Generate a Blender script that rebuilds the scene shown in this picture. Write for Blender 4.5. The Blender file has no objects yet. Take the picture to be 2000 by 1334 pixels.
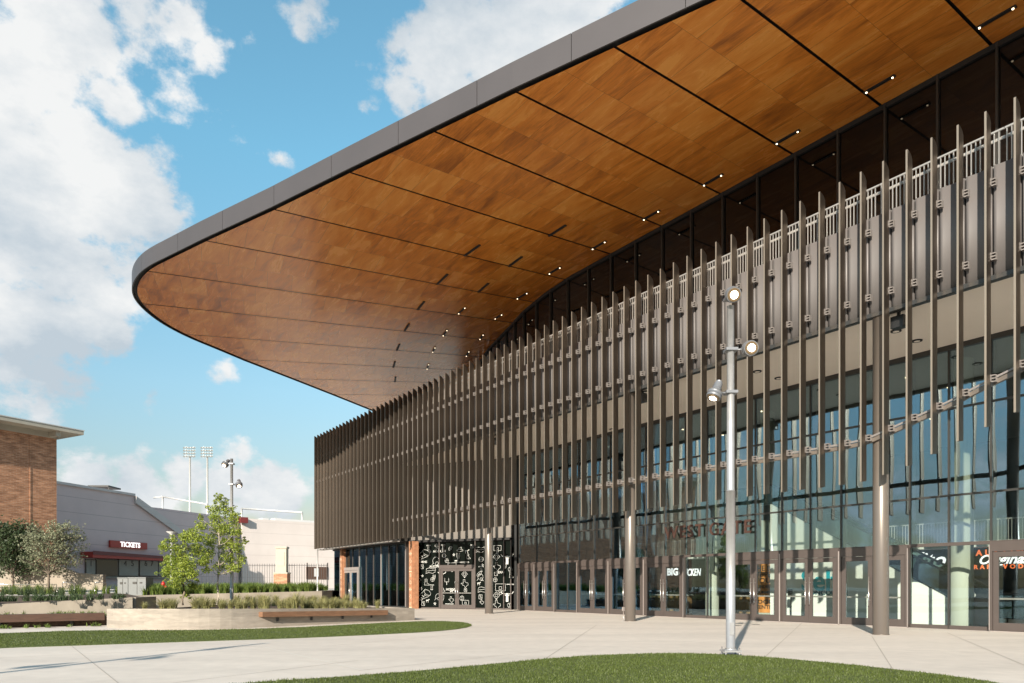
import bpy, math, random
import numpy as np
from mathutils import Vector, Matrix
R = math.radians
random.seed(7); rng = np.random.default_rng(11)
scene = bpy.context.scene
col = scene.collection
F, HZ, EYE = 1411.0, 1147.0, 1.5          # focal length and horizon row of the 2000 px photograph

# ------------------------------------------------------------------ helpers
def gp(x, y, z=0.0):
    """ground point seen at photo pixel (x,y), on the level z"""
    Y = F*(EYE-z)/(y-HZ)
    return ((x-1000)/F*Y, Y)
def wp(x, y, Y):
    """world point at photo pixel and distance Y"""
    return ((x-1000)/F*Y, Y, EYE+(HZ-y)/F*Y)
_n = math.hypot(.577, .817); CA, SA = .577/_n, .817/_n
def P(s, w, z=0.0):
    return (s*CA+w*SA, -s*SA+w*CA, z)
def sx(x, w):
    t = (x-1000)/F; Z = w/(SA*t+CA); return t*Z*CA-Z*SA
def zx(x, y, w):
    t = (x-1000)/F; Z = w/(SA*t+CA); return EYE+(HZ-y)/F*Z
def onlevel(x, y, z):
    Y = F*(z-EYE)/(HZ-y); X = (x-1000)/F*Y
    return (X*CA-Y*SA, X*SA+Y*CA)

class MB:
    def __init__(s): s.v=[]; s.f=[]; s.m=[]; s.uv=[]; s.smooth=[]
    def face(s, idx, m=0, sm=False): s.f.append(tuple(idx)); s.m.append(m); s.smooth.append(sm)
    def box(s, x0,x1,y0,y1,z0,z1, m=0):
        b=len(s.v)
        for z in (z0,z1):
            s.v += [(x0,y0,z),(x1,y0,z),(x1,y1,z),(x0,y1,z)]
        for q in ((0,3,2,1),(4,5,6,7),(0,1,5,4),(1,2,6,5),(2,3,7,6),(3,0,4,7)): s.face([b+i for i in q],m)
        return s
    def obox(s, p0, p1, th, z0, z1, m=0):
        """upright slab between two plan points, thickness th centred"""
        d=Vector((p1[0]-p0[0],p1[1]-p0[1])); d.normalize(); n=Vector((-d.y,d.x))*th/2
        a=[(p0[0]+n.x,p0[1]+n.y),(p1[0]+n.x,p1[1]+n.y),(p1[0]-n.x,p1[1]-n.y),(p0[0]-n.x,p0[1]-n.y)]
        z0 = z0 if isinstance(z0,(tuple,list)) else (z0,z0); z1 = z1 if isinstance(z1,(tuple,list)) else (z1,z1)
        b=len(s.v); k=[0,1,1,0]
        s.v += [(a[i][0],a[i][1],z0[k[i]]) for i in range(4)]+[(a[i][0],a[i][1],z1[k[i]]) for i in range(4)]
        for q in ((0,1,2,3),(4,7,6,5),(0,4,5,1),(1,5,6,2),(2,6,7,3),(3,7,4,0)): s.face([b+i for i in q],m)
        return s
    def prism(s, pts, z0, z1, m=0, cap=True):
        n=len(pts); b=len(s.v)
        f0 = z0 if callable(z0) else (lambda x,y:z0); f1 = z1 if callable(z1) else (lambda x,y:z1)
        s.v += [(p[0],p[1],f0(*p[:2])) for p in pts]+[(p[0],p[1],f1(*p[:2])) for p in pts]
        for i in range(n):
            j=(i+1)%n; s.face((b+i,b+j,b+n+j,b+n+i),m)
        if cap: s.face([b+n+i for i in range(n)],m); s.face([b+i for i in reversed(range(n))],m)
        return s
    def prism_xz(s, pts, y0, y1, m=0):
        n=len(pts); b=len(s.v)
        s.v += [(p[0],y0,p[1]) for p in pts]+[(p[0],y1,p[1]) for p in pts]
        for i in range(n):
            j=(i+1)%n; s.face((b+i,b+j,b+n+j,b+n+i),m)
        s.face([b+i for i in range(n)],m); s.face([b+n+i for i in reversed(range(n))],m)
        return s
    def tube(s, path, rad, n=10, m=0, cap=True):
        """rings along a path with radius per point"""
        path=[Vector(p) for p in path]
        if not isinstance(rad,(list,tuple)): rad=[rad]*len(path)
        rings=[]
        up=Vector((0,0,1))
        for i,p in enumerate(path):
            a=path[max(i-1,0)]; c=path[min(i+1,len(path)-1)]; d=(c-a)
            if d.length<1e-6: d=Vector((0,0,1))
            d.normalize()
            e=d.cross(up)
            if e.length<.05: e=d.cross(Vector((1,0,0)))
            e.normalize(); g=d.cross(e)
            r=rad[i]; b=len(s.v)
            s.v += [tuple(p+e*r*math.cos(2*math.pi*k/n)+g*r*math.sin(2*math.pi*k/n)) for k in range(n)]
            rings.append(b)
        for a,b in zip(rings,rings[1:]):
            for k in range(n):
                j=(k+1)%n; s.face((a+k,a+j,b+j,b+k),m,True)
        if cap:
            s.face([rings[0]+k for k in range(n)],m); s.face([rings[-1]+k for k in reversed(range(n))],m)
        return s
    def disc(s, c, d, r, n=20, m=0):
        d=Vector(d).normalized(); c=Vector(c); e=d.cross(Vector((0,0,1)))
        if e.length<.05: e=d.cross(Vector((1,0,0)))
        e.normalize(); g=d.cross(e); b=len(s.v)
        s.v += [tuple(c+e*r*math.cos(2*math.pi*k/n)+g*r*math.sin(2*math.pi*k/n)) for k in range(n)]
        s.face([b+k for k in range(n)],m); return s
    def build(s, name, mats, parent=None, uv=None):
        me=bpy.data.meshes.new(name); me.from_pydata(s.v,[],s.f)
        if not isinstance(mats,(list,tuple)): mats=[mats]
        for a in mats: me.materials.append(a)
        me.polygons.foreach_set('material_index', s.m); me.polygons.foreach_set('use_smooth', s.smooth)
        if s.uv:
            l=me.uv_layers.new(name='UVMap')
            for lo in me.loops: l.data[lo.index].uv=s.uv[lo.vertex_index]
        me.update()
        o=bpy.data.objects.new(name,me); col.objects.link(o)
        if parent: o.parent=parent
        return o
def tag(o,label=None,cat=None,group=None,kind=None):
    if label: o['label']=label
    if cat: o['category']=cat
    if group: o['group']=group
    if kind: o['kind']=kind
    return o
def empty(name,loc=(0,0,0),rz=0):
    o=bpy.data.objects.new(name,None); o.location=loc; o.rotation_euler=(0,0,rz); o.empty_display_size=.3; col.objects.link(o); return o
def quads(name, V, mats, parent=None, mi=None, tri=False):
    """V: (n,4,3) or (n,3,3) numpy array -> mesh of loose faces"""
    k=V.shape[1]; n=V.shape[0]
    me=bpy.data.meshes.new(name); me.vertices.add(n*k); me.vertices.foreach_set('co',V.astype(np.float32).ravel())
    me.loops.add(n*k); me.loops.foreach_set('vertex_index',np.arange(n*k,dtype=np.int32))
    me.polygons.add(n); me.polygons.foreach_set('loop_start',np.arange(0,n*k,k,dtype=np.int32))
    try: me.polygons.foreach_set('loop_total',np.full(n,k,dtype=np.int32))
    except Exception: pass
    if not isinstance(mats,(list,tuple)): mats=[mats]
    for a in mats: me.materials.append(a)
    if mi is not None: me.polygons.foreach_set('material_index',mi.astype(np.int32))
    me.update(calc_edges=True); me.validate()
    o=bpy.data.objects.new(name,me); col.objects.link(o)
    if parent: o.parent=parent
    return o
def copy_tree(o,parent=None):
    c=o.copy(); col.objects.link(c); c.parent=parent
    for ch in [q for q in bpy.data.objects if q.parent==o]: copy_tree(ch,c)
    return c
def text_mesh(body, size, extr=.01, align='CENTER', shear=0., bold=0., sxy=1., space=1.):
    """returns (verts, faces) of lettering in the xy plane"""
    cu=bpy.data.curves.new('t','FONT'); cu.body=body; cu.size=size; cu.extrude=extr; cu.align_x=align; cu.align_y='CENTER'
    cu.shear=shear; cu.offset=bold; cu.space_character=space; cu.resolution_u=3
    ob=bpy.data.objects.new('t',cu); col.objects.link(ob)
    dg=bpy.context.evaluated_depsgraph_get(); me=bpy.data.meshes.new_from_object(ob.evaluated_get(dg))
    v=[(p.co.x*sxy,p.co.y,p.co.z) for p in me.vertices]; f=[tuple(p.vertices) for p in me.polygons]
    bpy.data.objects.remove(ob); bpy.data.curves.remove(cu); bpy.data.meshes.remove(me)
    return v,f
def add_text(mb, body, size, org, ux, uz, m=0, **k):
    """ux direction of reading, uz up; org = centre"""
    v,f=text_mesh(body,size,**k); b=len(mb.v); ux=Vector(ux).normalized(); uz=Vector(uz).normalized(); n=ux.cross(uz); o=Vector(org)
    mb.v += [tuple(o+ux*p[0]+uz*p[1]+n*p[2]) for p in v]
    for q in f: mb.face([b+i for i in q],m)

# ------------------------------------------------------------------ materials
def M(name, color=(.5,.5,.5), rough=.6, metal=0., spec=.5, noise=0., nscale=3., bump=0., bscale=40., stretch=None, color2=None, emit=None):
    m=bpy.data.materials.new(name); m.use_nodes=True; nt=m.node_tree; b=nt.nodes['Principled BSDF']
    b.inputs['Base Color'].default_value=(*color,1); b.inputs['Roughness'].default_value=rough; b.inputs['Metallic'].default_value=metal
    b.inputs['Specular IOR Level'].default_value=spec
    tc=nt.nodes.new('ShaderNodeTexCoord'); mp=nt.nodes.new('ShaderNodeMapping'); nt.links.new(tc.outputs['Object'],mp.inputs[0])
    if stretch: mp.inputs['Scale'].default_value=stretch
    if noise>0 or color2:
        n=nt.nodes.new('ShaderNodeTexNoise'); n.inputs['Scale'].default_value=nscale; n.inputs['Detail'].default_value=6; n.inputs['Roughness'].default_value=.6
        nt.links.new(mp.outputs[0],n.inputs['Vector'])
        mx=nt.nodes.new('ShaderNodeMix'); mx.data_type='RGBA'
        c2=color2 or tuple(c*(1-noise) for c in color)
        c1=color if color2 else tuple(min(1,c*(1+noise)) for c in color)
        mx.inputs[6].default_value=(*c1,1); mx.inputs[7].default_value=(*c2,1)
        r=nt.nodes.new('ShaderNodeMapRange'); r.inputs[1].default_value=.3; r.inputs[2].default_value=.7
        nt.links.new(n.outputs[0],r.inputs[0]); nt.links.new(r.outputs[0],mx.inputs[0]); nt.links.new(mx.outputs[2],b.inputs['Base Color'])
    if bump>0:
        n=nt.nodes.new('ShaderNodeTexNoise'); n.inputs['Scale'].default_value=bscale; n.inputs['Detail'].default_value=4
        nt.links.new(mp.outputs[0],n.inputs['Vector'])
        bp=nt.nodes.new('ShaderNodeBump'); bp.inputs['Strength'].default_value=bump; bp.inputs['Distance'].default_value=.02
        nt.links.new(n.outputs[0],bp.inputs['Height']); nt.links.new(bp.outputs[0],b.inputs['Normal'])
    if emit:
        b.inputs['Emission Color'].default_value=(*emit[0],1); b.inputs['Emission Strength'].default_value=emit[1]
    return m
def node(nt,t,**k):
    n=nt.nodes.new(t)
    for a,v in k.items(): setattr(n,a,v)
    return n
def mth(nt,op,a,b=None,c=None):
    n=nt.nodes.new('ShaderNodeMath'); n.operation=op
    for i,x in enumerate((a,b,c)):
        if x is None: continue
        if isinstance(x,(int,float)): n.inputs[i].default_value=x
        else: nt.links.new(x,n.inputs[i])
    return n.outputs[0]

def wood_mat():
    m=bpy.data.materials.new('soffit_wood'); m.use_nodes=True; nt=m.node_tree; b=nt.nodes['Principled BSDF']; L=nt.links.new
    uv=node(nt,'ShaderNodeUVMap'); sp=node(nt,'ShaderNodeSeparateXYZ'); L(uv.outputs[0],sp.inputs[0])
    row=mth(nt,'FLOOR',sp.outputs[0]); vv=mth(nt,'ADD',sp.outputs[1],mth(nt,'MULTIPLY',row,.5))
    cell=mth(nt,'FLOOR',vv); oi=node(nt,'ShaderNodeObjectInfo')
    cb=node(nt,'ShaderNodeCombineXYZ'); L(row,cb.inputs[0]); L(cell,cb.inputs[1]); L(mth(nt,'MULTIPLY',oi.outputs['Random'],50.),cb.inputs[2])
    wn=node(nt,'ShaderNodeTexWhiteNoise'); L(cb.outputs[0],wn.inputs['Vector'])
    tc=node(nt,'ShaderNodeTexCoord'); mp=node(nt,'ShaderNodeMapping'); mp.inputs['Scale'].default_value=(.35,1.5,1.); L(tc.outputs['Object'],mp.inputs[0])
    va=node(nt,'ShaderNodeVectorMath',operation='MULTIPLY_ADD'); L(wn.outputs['Color'],va.inputs[0]); va.inputs[1].default_value=(20,20,20); L(mp.outputs[0],va.inputs[2])
    n1=node(nt,'ShaderNodeTexNoise'); n1.inputs['Scale'].default_value=1.1; n1.inputs['Detail'].default_value=7; n1.inputs['Roughness'].default_value=.62; n1.inputs['Distortion'].default_value=.6; L(va.outputs[0],n1.inputs['Vector'])
    mp2=node(nt,'ShaderNodeMapping'); mp2.inputs['Scale'].default_value=(.8,14.,1.); L(tc.outputs['Object'],mp2.inputs[0])
    n2=node(nt,'ShaderNodeTexNoise'); n2.inputs['Scale'].default_value=1.5; n2.inputs['Detail'].default_value=5; L(mp2.outputs[0],n2.inputs['Vector'])
    ad=mth(nt,'ADD',mth(nt,'MULTIPLY',n1.outputs[0],1.05),mth(nt,'ADD',mth(nt,'MULTIPLY',wn.outputs[0],.20),mth(nt,'MULTIPLY',n2.outputs[0],.34)))
    cr=node(nt,'ShaderNodeValToRGB'); L(ad,cr.inputs[0])
    e=cr.color_ramp.elements; e[0].position=.50; e[0].color=(.32,.098,.018,1); e[1].position=1.0; e[1].color=(.88,.375,.08,1)
    k=cr.color_ramp.elements.new(.76); k.color=(.72,.240,.034,1)
    def edge(x,wd):
        fr=mth(nt,'FRACT',x); d=mth(nt,'MINIMUM',fr,mth(nt,'SUBTRACT',1.,fr)); return mth(nt,'LESS_THAN',d,wd)
    ln=mth(nt,'MAXIMUM',edge(vv,.006),edge(sp.outputs[0],.0035))
    mx=node(nt,'ShaderNodeMix',data_type='RGBA'); L(mth(nt,'MULTIPLY',ln,.62),mx.inputs[0]); L(cr.outputs[0],mx.inputs[6]); mx.inputs[7].default_value=(.05,.018,.008,1)
    L(mx.outputs[2],b.inputs['Base Color'])
    L(mth(nt,'ADD',.16,mth(nt,'MULTIPLY',n1.outputs[0],.2)),b.inputs['Roughness'])
    b.inputs['Specular IOR Level'].default_value=.6
    # each panel is not perfectly level: tiny per-panel tilt
    bp=node(nt,'ShaderNodeBump'); bp.inputs['Strength'].default_value=.25; bp.inputs['Distance'].default_value=.03
    fr=mth(nt,'FRACT',vv); L(mth(nt,'MULTIPLY',mth(nt,'SUBTRACT',wn.outputs[0],.5),fr),bp.inputs['Height']); L(bp.outputs[0],b.inputs['Normal'])
    return m
def glass_mat(name,tint=(.60,.68,.64),base=.2,wav=.12,wscale=.8):
    m=bpy.data.materials.new(name); m.use_nodes=True; nt=m.node_tree; L=nt.links.new
    nt.nodes.remove(nt.nodes['Principled BSDF']); out=nt.nodes['Material Output']
    t=node(nt,'ShaderNodeBsdfTransparent'); t.inputs[0].default_value=(*tint,1)
    g=node(nt,'ShaderNodeBsdfGlossy'); g.inputs['Roughness'].default_value=0.0; g.inputs['Color'].default_value=(.62,.84,1,1)
    tc=node(nt,'ShaderNodeTexCoord'); mp=node(nt,'ShaderNodeMapping'); mp.inputs['Scale'].default_value=(1,1,.35); L(tc.outputs['Object'],mp.inputs[0])
    oi=node(nt,'ShaderNodeObjectInfo'); va=node(nt,'ShaderNodeVectorMath',operation='ADD'); L(mp.outputs[0],va.inputs[0]); L(oi.outputs['Random'],va.inputs[1])
    n=node(nt,'ShaderNodeTexNoise'); n.inputs['Scale'].default_value=wscale; n.inputs['Detail'].default_value=1; L(va.outputs[0],n.inputs['Vector'])
    bp=node(nt,'ShaderNodeBump'); bp.inputs['Strength'].default_value=wav; bp.inputs['Distance'].default_value=.1; L(n.outputs[0],bp.inputs['Height']); L(bp.outputs[0],g.inputs['Normal'])
    fr=node(nt,'ShaderNodeFresnel'); fr.inputs[0].default_value=1.45
    fac=mth(nt,'ADD',base,mth(nt,'MULTIPLY',fr.outputs[0],.9)); 
    fac=mth(nt,'MINIMUM',fac,.95)
    mx=node(nt,'ShaderNodeMixShader'); L(fac,mx.inputs[0]); L(t.outputs[0],mx.inputs[1]); L(g.outputs[0],mx.inputs[2]); L(mx.outputs[0],out.inputs[0])
    return m
def brick_mat():
    m=bpy.data.materials.new('brick'); m.use_nodes=True; nt=m.node_tree; L=nt.links.new; b=nt.nodes['Principled BSDF']
    tc=node(nt,'ShaderNodeTexCoord'); sp=node(nt,'ShaderNodeSeparateXYZ'); L(tc.outputs['Object'],sp.inputs[0])
    cb=node(nt,'ShaderNodeCombineXYZ'); L(mth(nt,'ADD',sp.outputs[0],sp.outputs[1]),cb.inputs[0]); L(sp.outputs[2],cb.inputs[1])
    br=node(nt,'ShaderNodeTexBrick'); L(cb.outputs[0],br.inputs['Vector']); br.inputs['Scale'].default_value=1.; br.inputs['Brick Width'].default_value=.45; br.inputs['Row Height'].default_value=.15; br.inputs['Mortar Size'].default_value=.012
    br.inputs['Color1'].default_value=(.46,.245,.145,1); br.inputs['Color2'].default_value=(.30,.15,.085,1); br.inputs['Mortar'].default_value=(.42,.31,.24,1); br.inputs['Bias'].default_value=-.1
    n=node(nt,'ShaderNodeTexNoise'); n.inputs['Scale'].default_value=1.2; n.inputs['Detail'].default_value=8; mp=node(nt,'ShaderNodeMapping'); mp.inputs['Scale'].default_value=(1,1,4); L(tc.outputs['Object'],mp.inputs[0]); L(mp.outputs[0],n.inputs['Vector'])
    mx=node(nt,'ShaderNodeMix',data_type='RGBA',blend_type='MULTIPLY'); mx.inputs[0].default_value=1; L(br.outputs[0],mx.inputs[6])
    cr=node(nt,'ShaderNodeValToRGB'); L(n.outputs[0],cr.inputs[0]); cr.color_ramp.elements[0].position=.35; cr.color_ramp.elements[0].color=(.62,.55,.5,1); cr.color_ramp.elements[1].position=.65; cr.color_ramp.elements[1].color=(1.15,1.1,1.05,1)
    L(cr.outputs[0],mx.inputs[7]); L(mx.outputs[2],b.inputs['Base Color']); b.inputs['Roughness'].default_value=.85
    return m
def lined_mat(name,c,lines,step,wid,dark=.62,axis=2,off=0.,rough=.8,noise=.07):
    """painted panels with shadow-gap joints at a regular step along an axis"""
    m=M(name,c,rough,noise=noise,nscale=.25); nt=m.node_tree; L=nt.links.new; b=nt.nodes['Principled BSDF']
    src=b.inputs['Base Color'].links[0].from_socket
    tc=node(nt,'ShaderNodeTexCoord'); sp=node(nt,'ShaderNodeSeparateXYZ'); L(tc.outputs['Object'],sp.inputs[0])
    fr=mth(nt,'FRACT',mth(nt,'DIVIDE',mth(nt,'ADD',sp.outputs[axis],off),step)); lt=mth(nt,'LESS_THAN',fr,wid/step)
    mx=node(nt,'ShaderNodeMix',data_type='RGBA'); L(lt,mx.inputs[0]); L(src,mx.inputs[6]); mx.inputs[7].default_value=tuple(v*dark for v in c)+(1,)
    L(mx.outputs[2],b.inputs['Base Color']); return m
def concrete_board():
    m=M('board_concrete',(.30,.262,.222),.85,noise=.16,nscale=2.2,stretch=(1,1,5),bump=.15,bscale=25)
    nt=m.node_tree; L=nt.links.new; b=nt.nodes['Principled BSDF']; src=b.inputs['Base Color'].links[0].from_socket
    tc=node(nt,'ShaderNodeTexCoord'); sp=node(nt,'ShaderNodeSeparateXYZ'); L(tc.outputs['Object'],sp.inputs[0])
    row=mth(nt,'FLOOR',mth(nt,'DIVIDE',sp.outputs[2],.14)); cb=node(nt,'ShaderNodeCombineXYZ'); L(row,cb.inputs[2])
    L(mth(nt,'FLOOR',mth(nt,'DIVIDE',mth(nt,'ADD',sp.outputs[0],mth(nt,'MULTIPLY',row,.8)),2.3)),cb.inputs[0])
    wn=node(nt,'ShaderNodeTexWhiteNoise'); L(cb.outputs[0],wn.inputs['Vector'])
    hs=node(nt,'ShaderNodeHueSaturation'); L(src,hs.inputs['Color']); L(mth(nt,'ADD',.86,mth(nt,'MULTIPLY',wn.outputs[0],.24)),hs.inputs['Value']); L(hs.outputs[0],b.inputs['Base Color'])
    return m
def ground_mat():
    m=bpy.data.materials.new('plaza_concrete'); m.use_nodes=True; nt=m.node_tree; L=nt.links.new; b=nt.nodes['Principled BSDF']
    tc=node(nt,'ShaderNodeTexCoord')
    def nz(sc,det,st=(1,1,1),rot=0):
        mp=node(nt,'ShaderNodeMapping'); mp.inputs['Scale'].default_value=st; mp.inputs['Rotation'].default_value=(0,0,rot); L(tc.outputs['Object'],mp.inputs[0])
        n=node(nt,'ShaderNodeTexNoise'); n.inputs['Scale'].default_value=sc; n.inputs['Detail'].default_value=det; L(mp.outputs[0],n.inputs['Vector']); return n.outputs[0]
    a=nz(.35,8,(.5,1.6,1),.3); c=nz(3.,6); d=nz(60.,3)
    v=mth(nt,'ADD',mth(nt,'ADD',mth(nt,'MULTIPLY',a,.5),mth(nt,'MULTIPLY',c,.3)),mth(nt,'MULTIPLY',d,.2))
    cr=node(nt,'ShaderNodeValToRGB'); L(v,cr.inputs[0]); cr.color_ramp.elements[0].position=.37; cr.color_ramp.elements[0].color=(.51,.455,.405,1); cr.color_ramp.elements[1].position=.64; cr.color_ramp.elements[1].color=(.65,.58,.515,1)
    L(cr.outputs[0],b.inputs['Base Color']); b.inputs['Roughness'].default_value=.75
    bp=node(nt,'ShaderNodeBump'); bp.inputs['Strength'].default_value=.12; bp.inputs['Distance'].default_value=.01; L(d,bp.inputs['Height']); L(bp.outputs[0],b.inputs['Normal'])
    return m
def leaf_mat(name,c1,c2,trans=.35):
    m=bpy.data.materials.new(name); m.use_nodes=True; nt=m.node_tree; L=nt.links.new; b=nt.nodes['Principled BSDF']; out=nt.nodes['Material Output']
    g=node(nt,'ShaderNodeNewGeometry'); cr=node(nt,'ShaderNodeValToRGB'); L(g.outputs['Random Per Island'],cr.inputs[0])
    cr.color_ramp.elements[0].color=(*c1,1); cr.color_ramp.elements[1].color=(*c2,1)
    L(cr.outputs[0],b.inputs['Base Color']); b.inputs['Roughness'].default_value=.5; b.inputs['Specular IOR Level'].default_value=.4
    t=node(nt,'ShaderNodeBsdfTranslucent'); L(cr.outputs[0],t.inputs[0]); mx=node(nt,'ShaderNodeMixShader'); mx.inputs[0].default_value=trans
    L(b.outputs[0],mx.inputs[1]); L(t.outputs[0],mx.inputs[2]); L(mx.outputs[0],out.inputs[0]); return m

WOOD=wood_mat()
FIN=M('fin_bronze',(.125,.100,.080),.42,metal=.95,noise=.10,nscale=.8,stretch=(1,1,.4))
FASCIA=M('fascia_grey',(.070,.062,.064),.45,metal=.2,noise=.06,nscale=.4)
DARK=M('dark_recess',(.012,.011,.011),.7)
FINE=M('fin_front_edge',(.30,.25,.20),.45,metal=.6)
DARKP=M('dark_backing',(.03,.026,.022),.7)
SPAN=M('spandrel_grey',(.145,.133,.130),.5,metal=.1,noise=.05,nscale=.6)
SPANW=M('grey_wall_panel',(.15,.133,.118),.5,noise=.05,nscale=.5)
SKYRET=M('sky_reflection_return',(.018,.035,.06),.3)  # blue of the reflected sky put into the colour of the return
BRKT=M('galvanised_bracket',(.23,.21,.20),.45,metal=.3,noise=.1,nscale=20)
RAIL=M('rail_metal',(.36,.34,.32),.4,metal=.4)
COLM=M('column_paint',(.16,.135,.115),.35,metal=.35,noise=.05,nscale=1)
SOFW=M('soffit_plaster',(.90,.83,.74),.8,noise=.03,nscale=.4)
FRAME=M('door_frame',(.092,.075,.069),.42,metal=.25,noise=.06,nscale=2)
EDGE=M('frame_edge',(.42,.37,.35),.35,metal=.4)
STEEL=M('brushed_steel',(.62,.60,.58),.28,metal=.9)
MULL=M('dark_mullion',(.05,.048,.045),.35,metal=.3)
GLASS=glass_mat('facade_glass',(.92,.96,.93),.19)
GLASSD=glass_mat('door_glass',(.92,.955,.94),.02,.05)
GLASSU=M('clerestory_glass',(.004,.004,.004),.03,spec=.5)
GLASSB=glass_mat('shop_glass',(.38,.46,.42),.10,.08)
PLAZA=ground_mat()
CONC=concrete_board()
CONC2=M('site_concrete',(.28,.245,.20),.85,noise=.15,nscale=1.2,bump=.1,bscale=15)
WHITE=M('white_plaster',(.84,.85,.82),.7,noise=.02,nscale=1)
PALE=M('sage_plaster',(.44,.46,.40),.75,noise=.04,nscale=.5)
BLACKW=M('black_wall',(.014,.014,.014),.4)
INTF=M('terrazzo_floor',(.16,.155,.14),.25,noise=.2,nscale=30)
INTC=M('interior_ceiling',(.23,.21,.18),.8)
TEAL=M('teal_letters',(.0,.42,.55),.5)
TEALD=M('dark_teal_letters',(.02,.12,.15),.5)
LETW=M('white_letters',(.85,.85,.83),.5,emit=((1,1,.97),.6))
LETO=M('orange_letters',(.62,.14,.05),.5,emit=((1,.22,.07),.55))
LETB=M('bronze_letters',(.10,.055,.045),.35,metal=.5)
INK=M('white_ink',(.50,.50,.48),.6)
TERRA=M('terracotta',(.34,.16,.085),.75,noise=.25,nscale=5)
TERRAL=M('terracotta_relief',(.66,.43,.28),.75)
GRAPH=M('graphic_black',(.004,.006,.005),.2,spec=.08)
LAMP=M('lamp_warm',(1,.9,.75),.4,emit=((1,.88,.70),5.))
LAMPS=M('spot_glow',(1,.9,.75),.4,emit=((1,.80,.52),2.2))
POLE=M('galvanised_pole',(.36,.36,.37),.38,metal=.45,noise=.08,nscale=6)
HEADM=M('lamp_housing',(.20,.205,.22),.42,metal=.4)
GREENB=M('bin_green',(.015,.17,.10),.45)
ORANGE=M('poster_orange',(.62,.25,.06),.6,noise=.2,nscale=1.5,stretch=(1,1,.2))
OAK=M('oak_counter',(.30,.18,.08),.5,noise=.3,nscale=4,stretch=(4,4,.4))
BENCH=M('bench_timber',(.20,.105,.06),.6,noise=.25,nscale=3,stretch=(1,1,8))
BENCHD=M('dark_bench_timber',(.075,.038,.024),.6,noise=.25,nscale=3,stretch=(1,1,8))
SOIL=M('soil_mulch',(.075,.048,.032),.95,noise=.45,nscale=9,bump=.8,bscale=18)
BRICK=brick_mat()
STAD=lined_mat('stadium_panel_shaded',(.57,.455,.445),1,1.75,.07,.72,rough=.85)  # same panels twice: this colour is set for the shaded wings
STADL=lined_mat('stadium_panel_sunlit',(.52,.47,.45),1,1.75,.06,.80,rough=.85)  # copy of the panel colour set for the sunlit wing
CREAM=M('cream_stone',(.40,.365,.305),.8,noise=.08,nscale=1)
RED=M('red_sign',(.36,.035,.022),.5); REDD=M('dark_red_canopy',(.13,.018,.018),.5)
IRON=M('black_iron',(.012,.012,.013),.5)
CABI=M('cabinet_grey',(.15,.158,.158),.5,noise=.08,nscale=2)
HYD=M('hydrant_red',(.45,.02,.015),.4)
WHITEM=M('white_metal',(.5,.5,.5),.45)
WIN=M('booth_window',(.20,.22,.21),.25,noise=.1,nscale=.7); WIND=M('booth_window_dark',(.03,.04,.045),.12)
BARK=M('bark',(.16,.125,.095),.9,noise=.3,nscale=14,bump=.5,bscale=30)
BARKL=M('pale_bark',(.36,.31,.25),.9,noise=.2,nscale=14)
LEAF1=leaf_mat('leaf_lime',(.12,.185,.022),(.44,.50,.09),.42)
LEAF2=leaf_mat('leaf_olive',(.03,.05,.022),(.085,.12,.05),.25)
LEAF3=leaf_mat('leaf_silver',(.15,.17,.10),(.33,.34,.22),.3)
GRASS1=leaf_mat('ornamental_grass',(.19,.20,.07),(.48,.44,.21),.35)
GRASS2=leaf_mat('lush_grass',(.07,.13,.025),(.24,.30,.07),.35)
TURFB=M('turf_base',(.062,.08,.018),.9,color2=(.08,.10,.024),nscale=3)
TURF=leaf_mat('turf_blade',(.070,.096,.018),(.115,.15,.034),.3)

# ------------------------------------------------------------------ ARENA
AR=empty('arena_building',(0,0,0),-math.atan2(SA,CA))
tag(AR,'arena with a vast timber-lined canopy, bronze vertical fins and a glazed entrance front','arena')
def part(mb,name,mats,parent=None): return mb.build(name,mats,parent or AR)
ZS=19.5
soff=[(12,28.1),(-14.47,17.91),(-21.35,15.31),(-29.66,12.37),(-34.54,10.68),(-39.87,8.69),(-42.8,7.67),(-44.69,7.0),(-46.2,6.68),(-47.86,6.60),(-49.5,6.78),(-50.99,7.29),(-52.67,8.25),(-54.12,9.38),(-55.7,11.1),(-57.23,13.46),(-58.85,15.85),(-61.78,20.72),(-64.6,25.34),(-67.36,29.73),(-71,35.5),(-75,42)]
# smooth the nose of the canopy a little (Chaikin on the curved stretch)
def chaikin(p,i0,i1,n=2):
    for _ in range(n):
        q=p[:i0+1]
        for a,b in zip(p[i0:i1],p[i0+1:i1+1]): q+= [(a[0]*.75+b[0]*.25,a[1]*.75+b[1]*.25),(a[0]*.25+b[0]*.75,a[1]*.25+b[1]*.75)]
        e=len(q); q+=p[i1:]; i1=e; p=q
    return p
soff=chaikin(soff,5,15)
inner=[(12,26.9),(-32,26.9),(-35,27.2),(-38,27.8),(-41,28.7),(-45.4,29.95),(-52,32.6),(-60,36.5),(-75,44.5)]
def offset(poly,d):
    out=[]
    for i,p in enumerate(poly):
        a=Vector(poly[max(i-1,0)]); c=Vector(poly[min(i+1,len(poly)-1)]); t=(c-a).normalized(); n=Vector((t.y,-t.x))  # outward side
        out.append((p[0]-n.x*d*-1,p[1]-n.y*d*-1))
    return out
# traversal goes to -s, the outside is towards -w: n=(t.y,-t.x) for t=(-1,0) is (0,1) -> use negative
outer=offset(soff,-.30)
canopy=MB(); roofpts=[(p[0],p[1]) for p in offset(soff,-.24)]+[(-60,60),(14,60)]
canopy.prism(roofpts,ZS+.12,ZS+.92)
canopy=part(canopy,'canopy',DARK)
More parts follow.
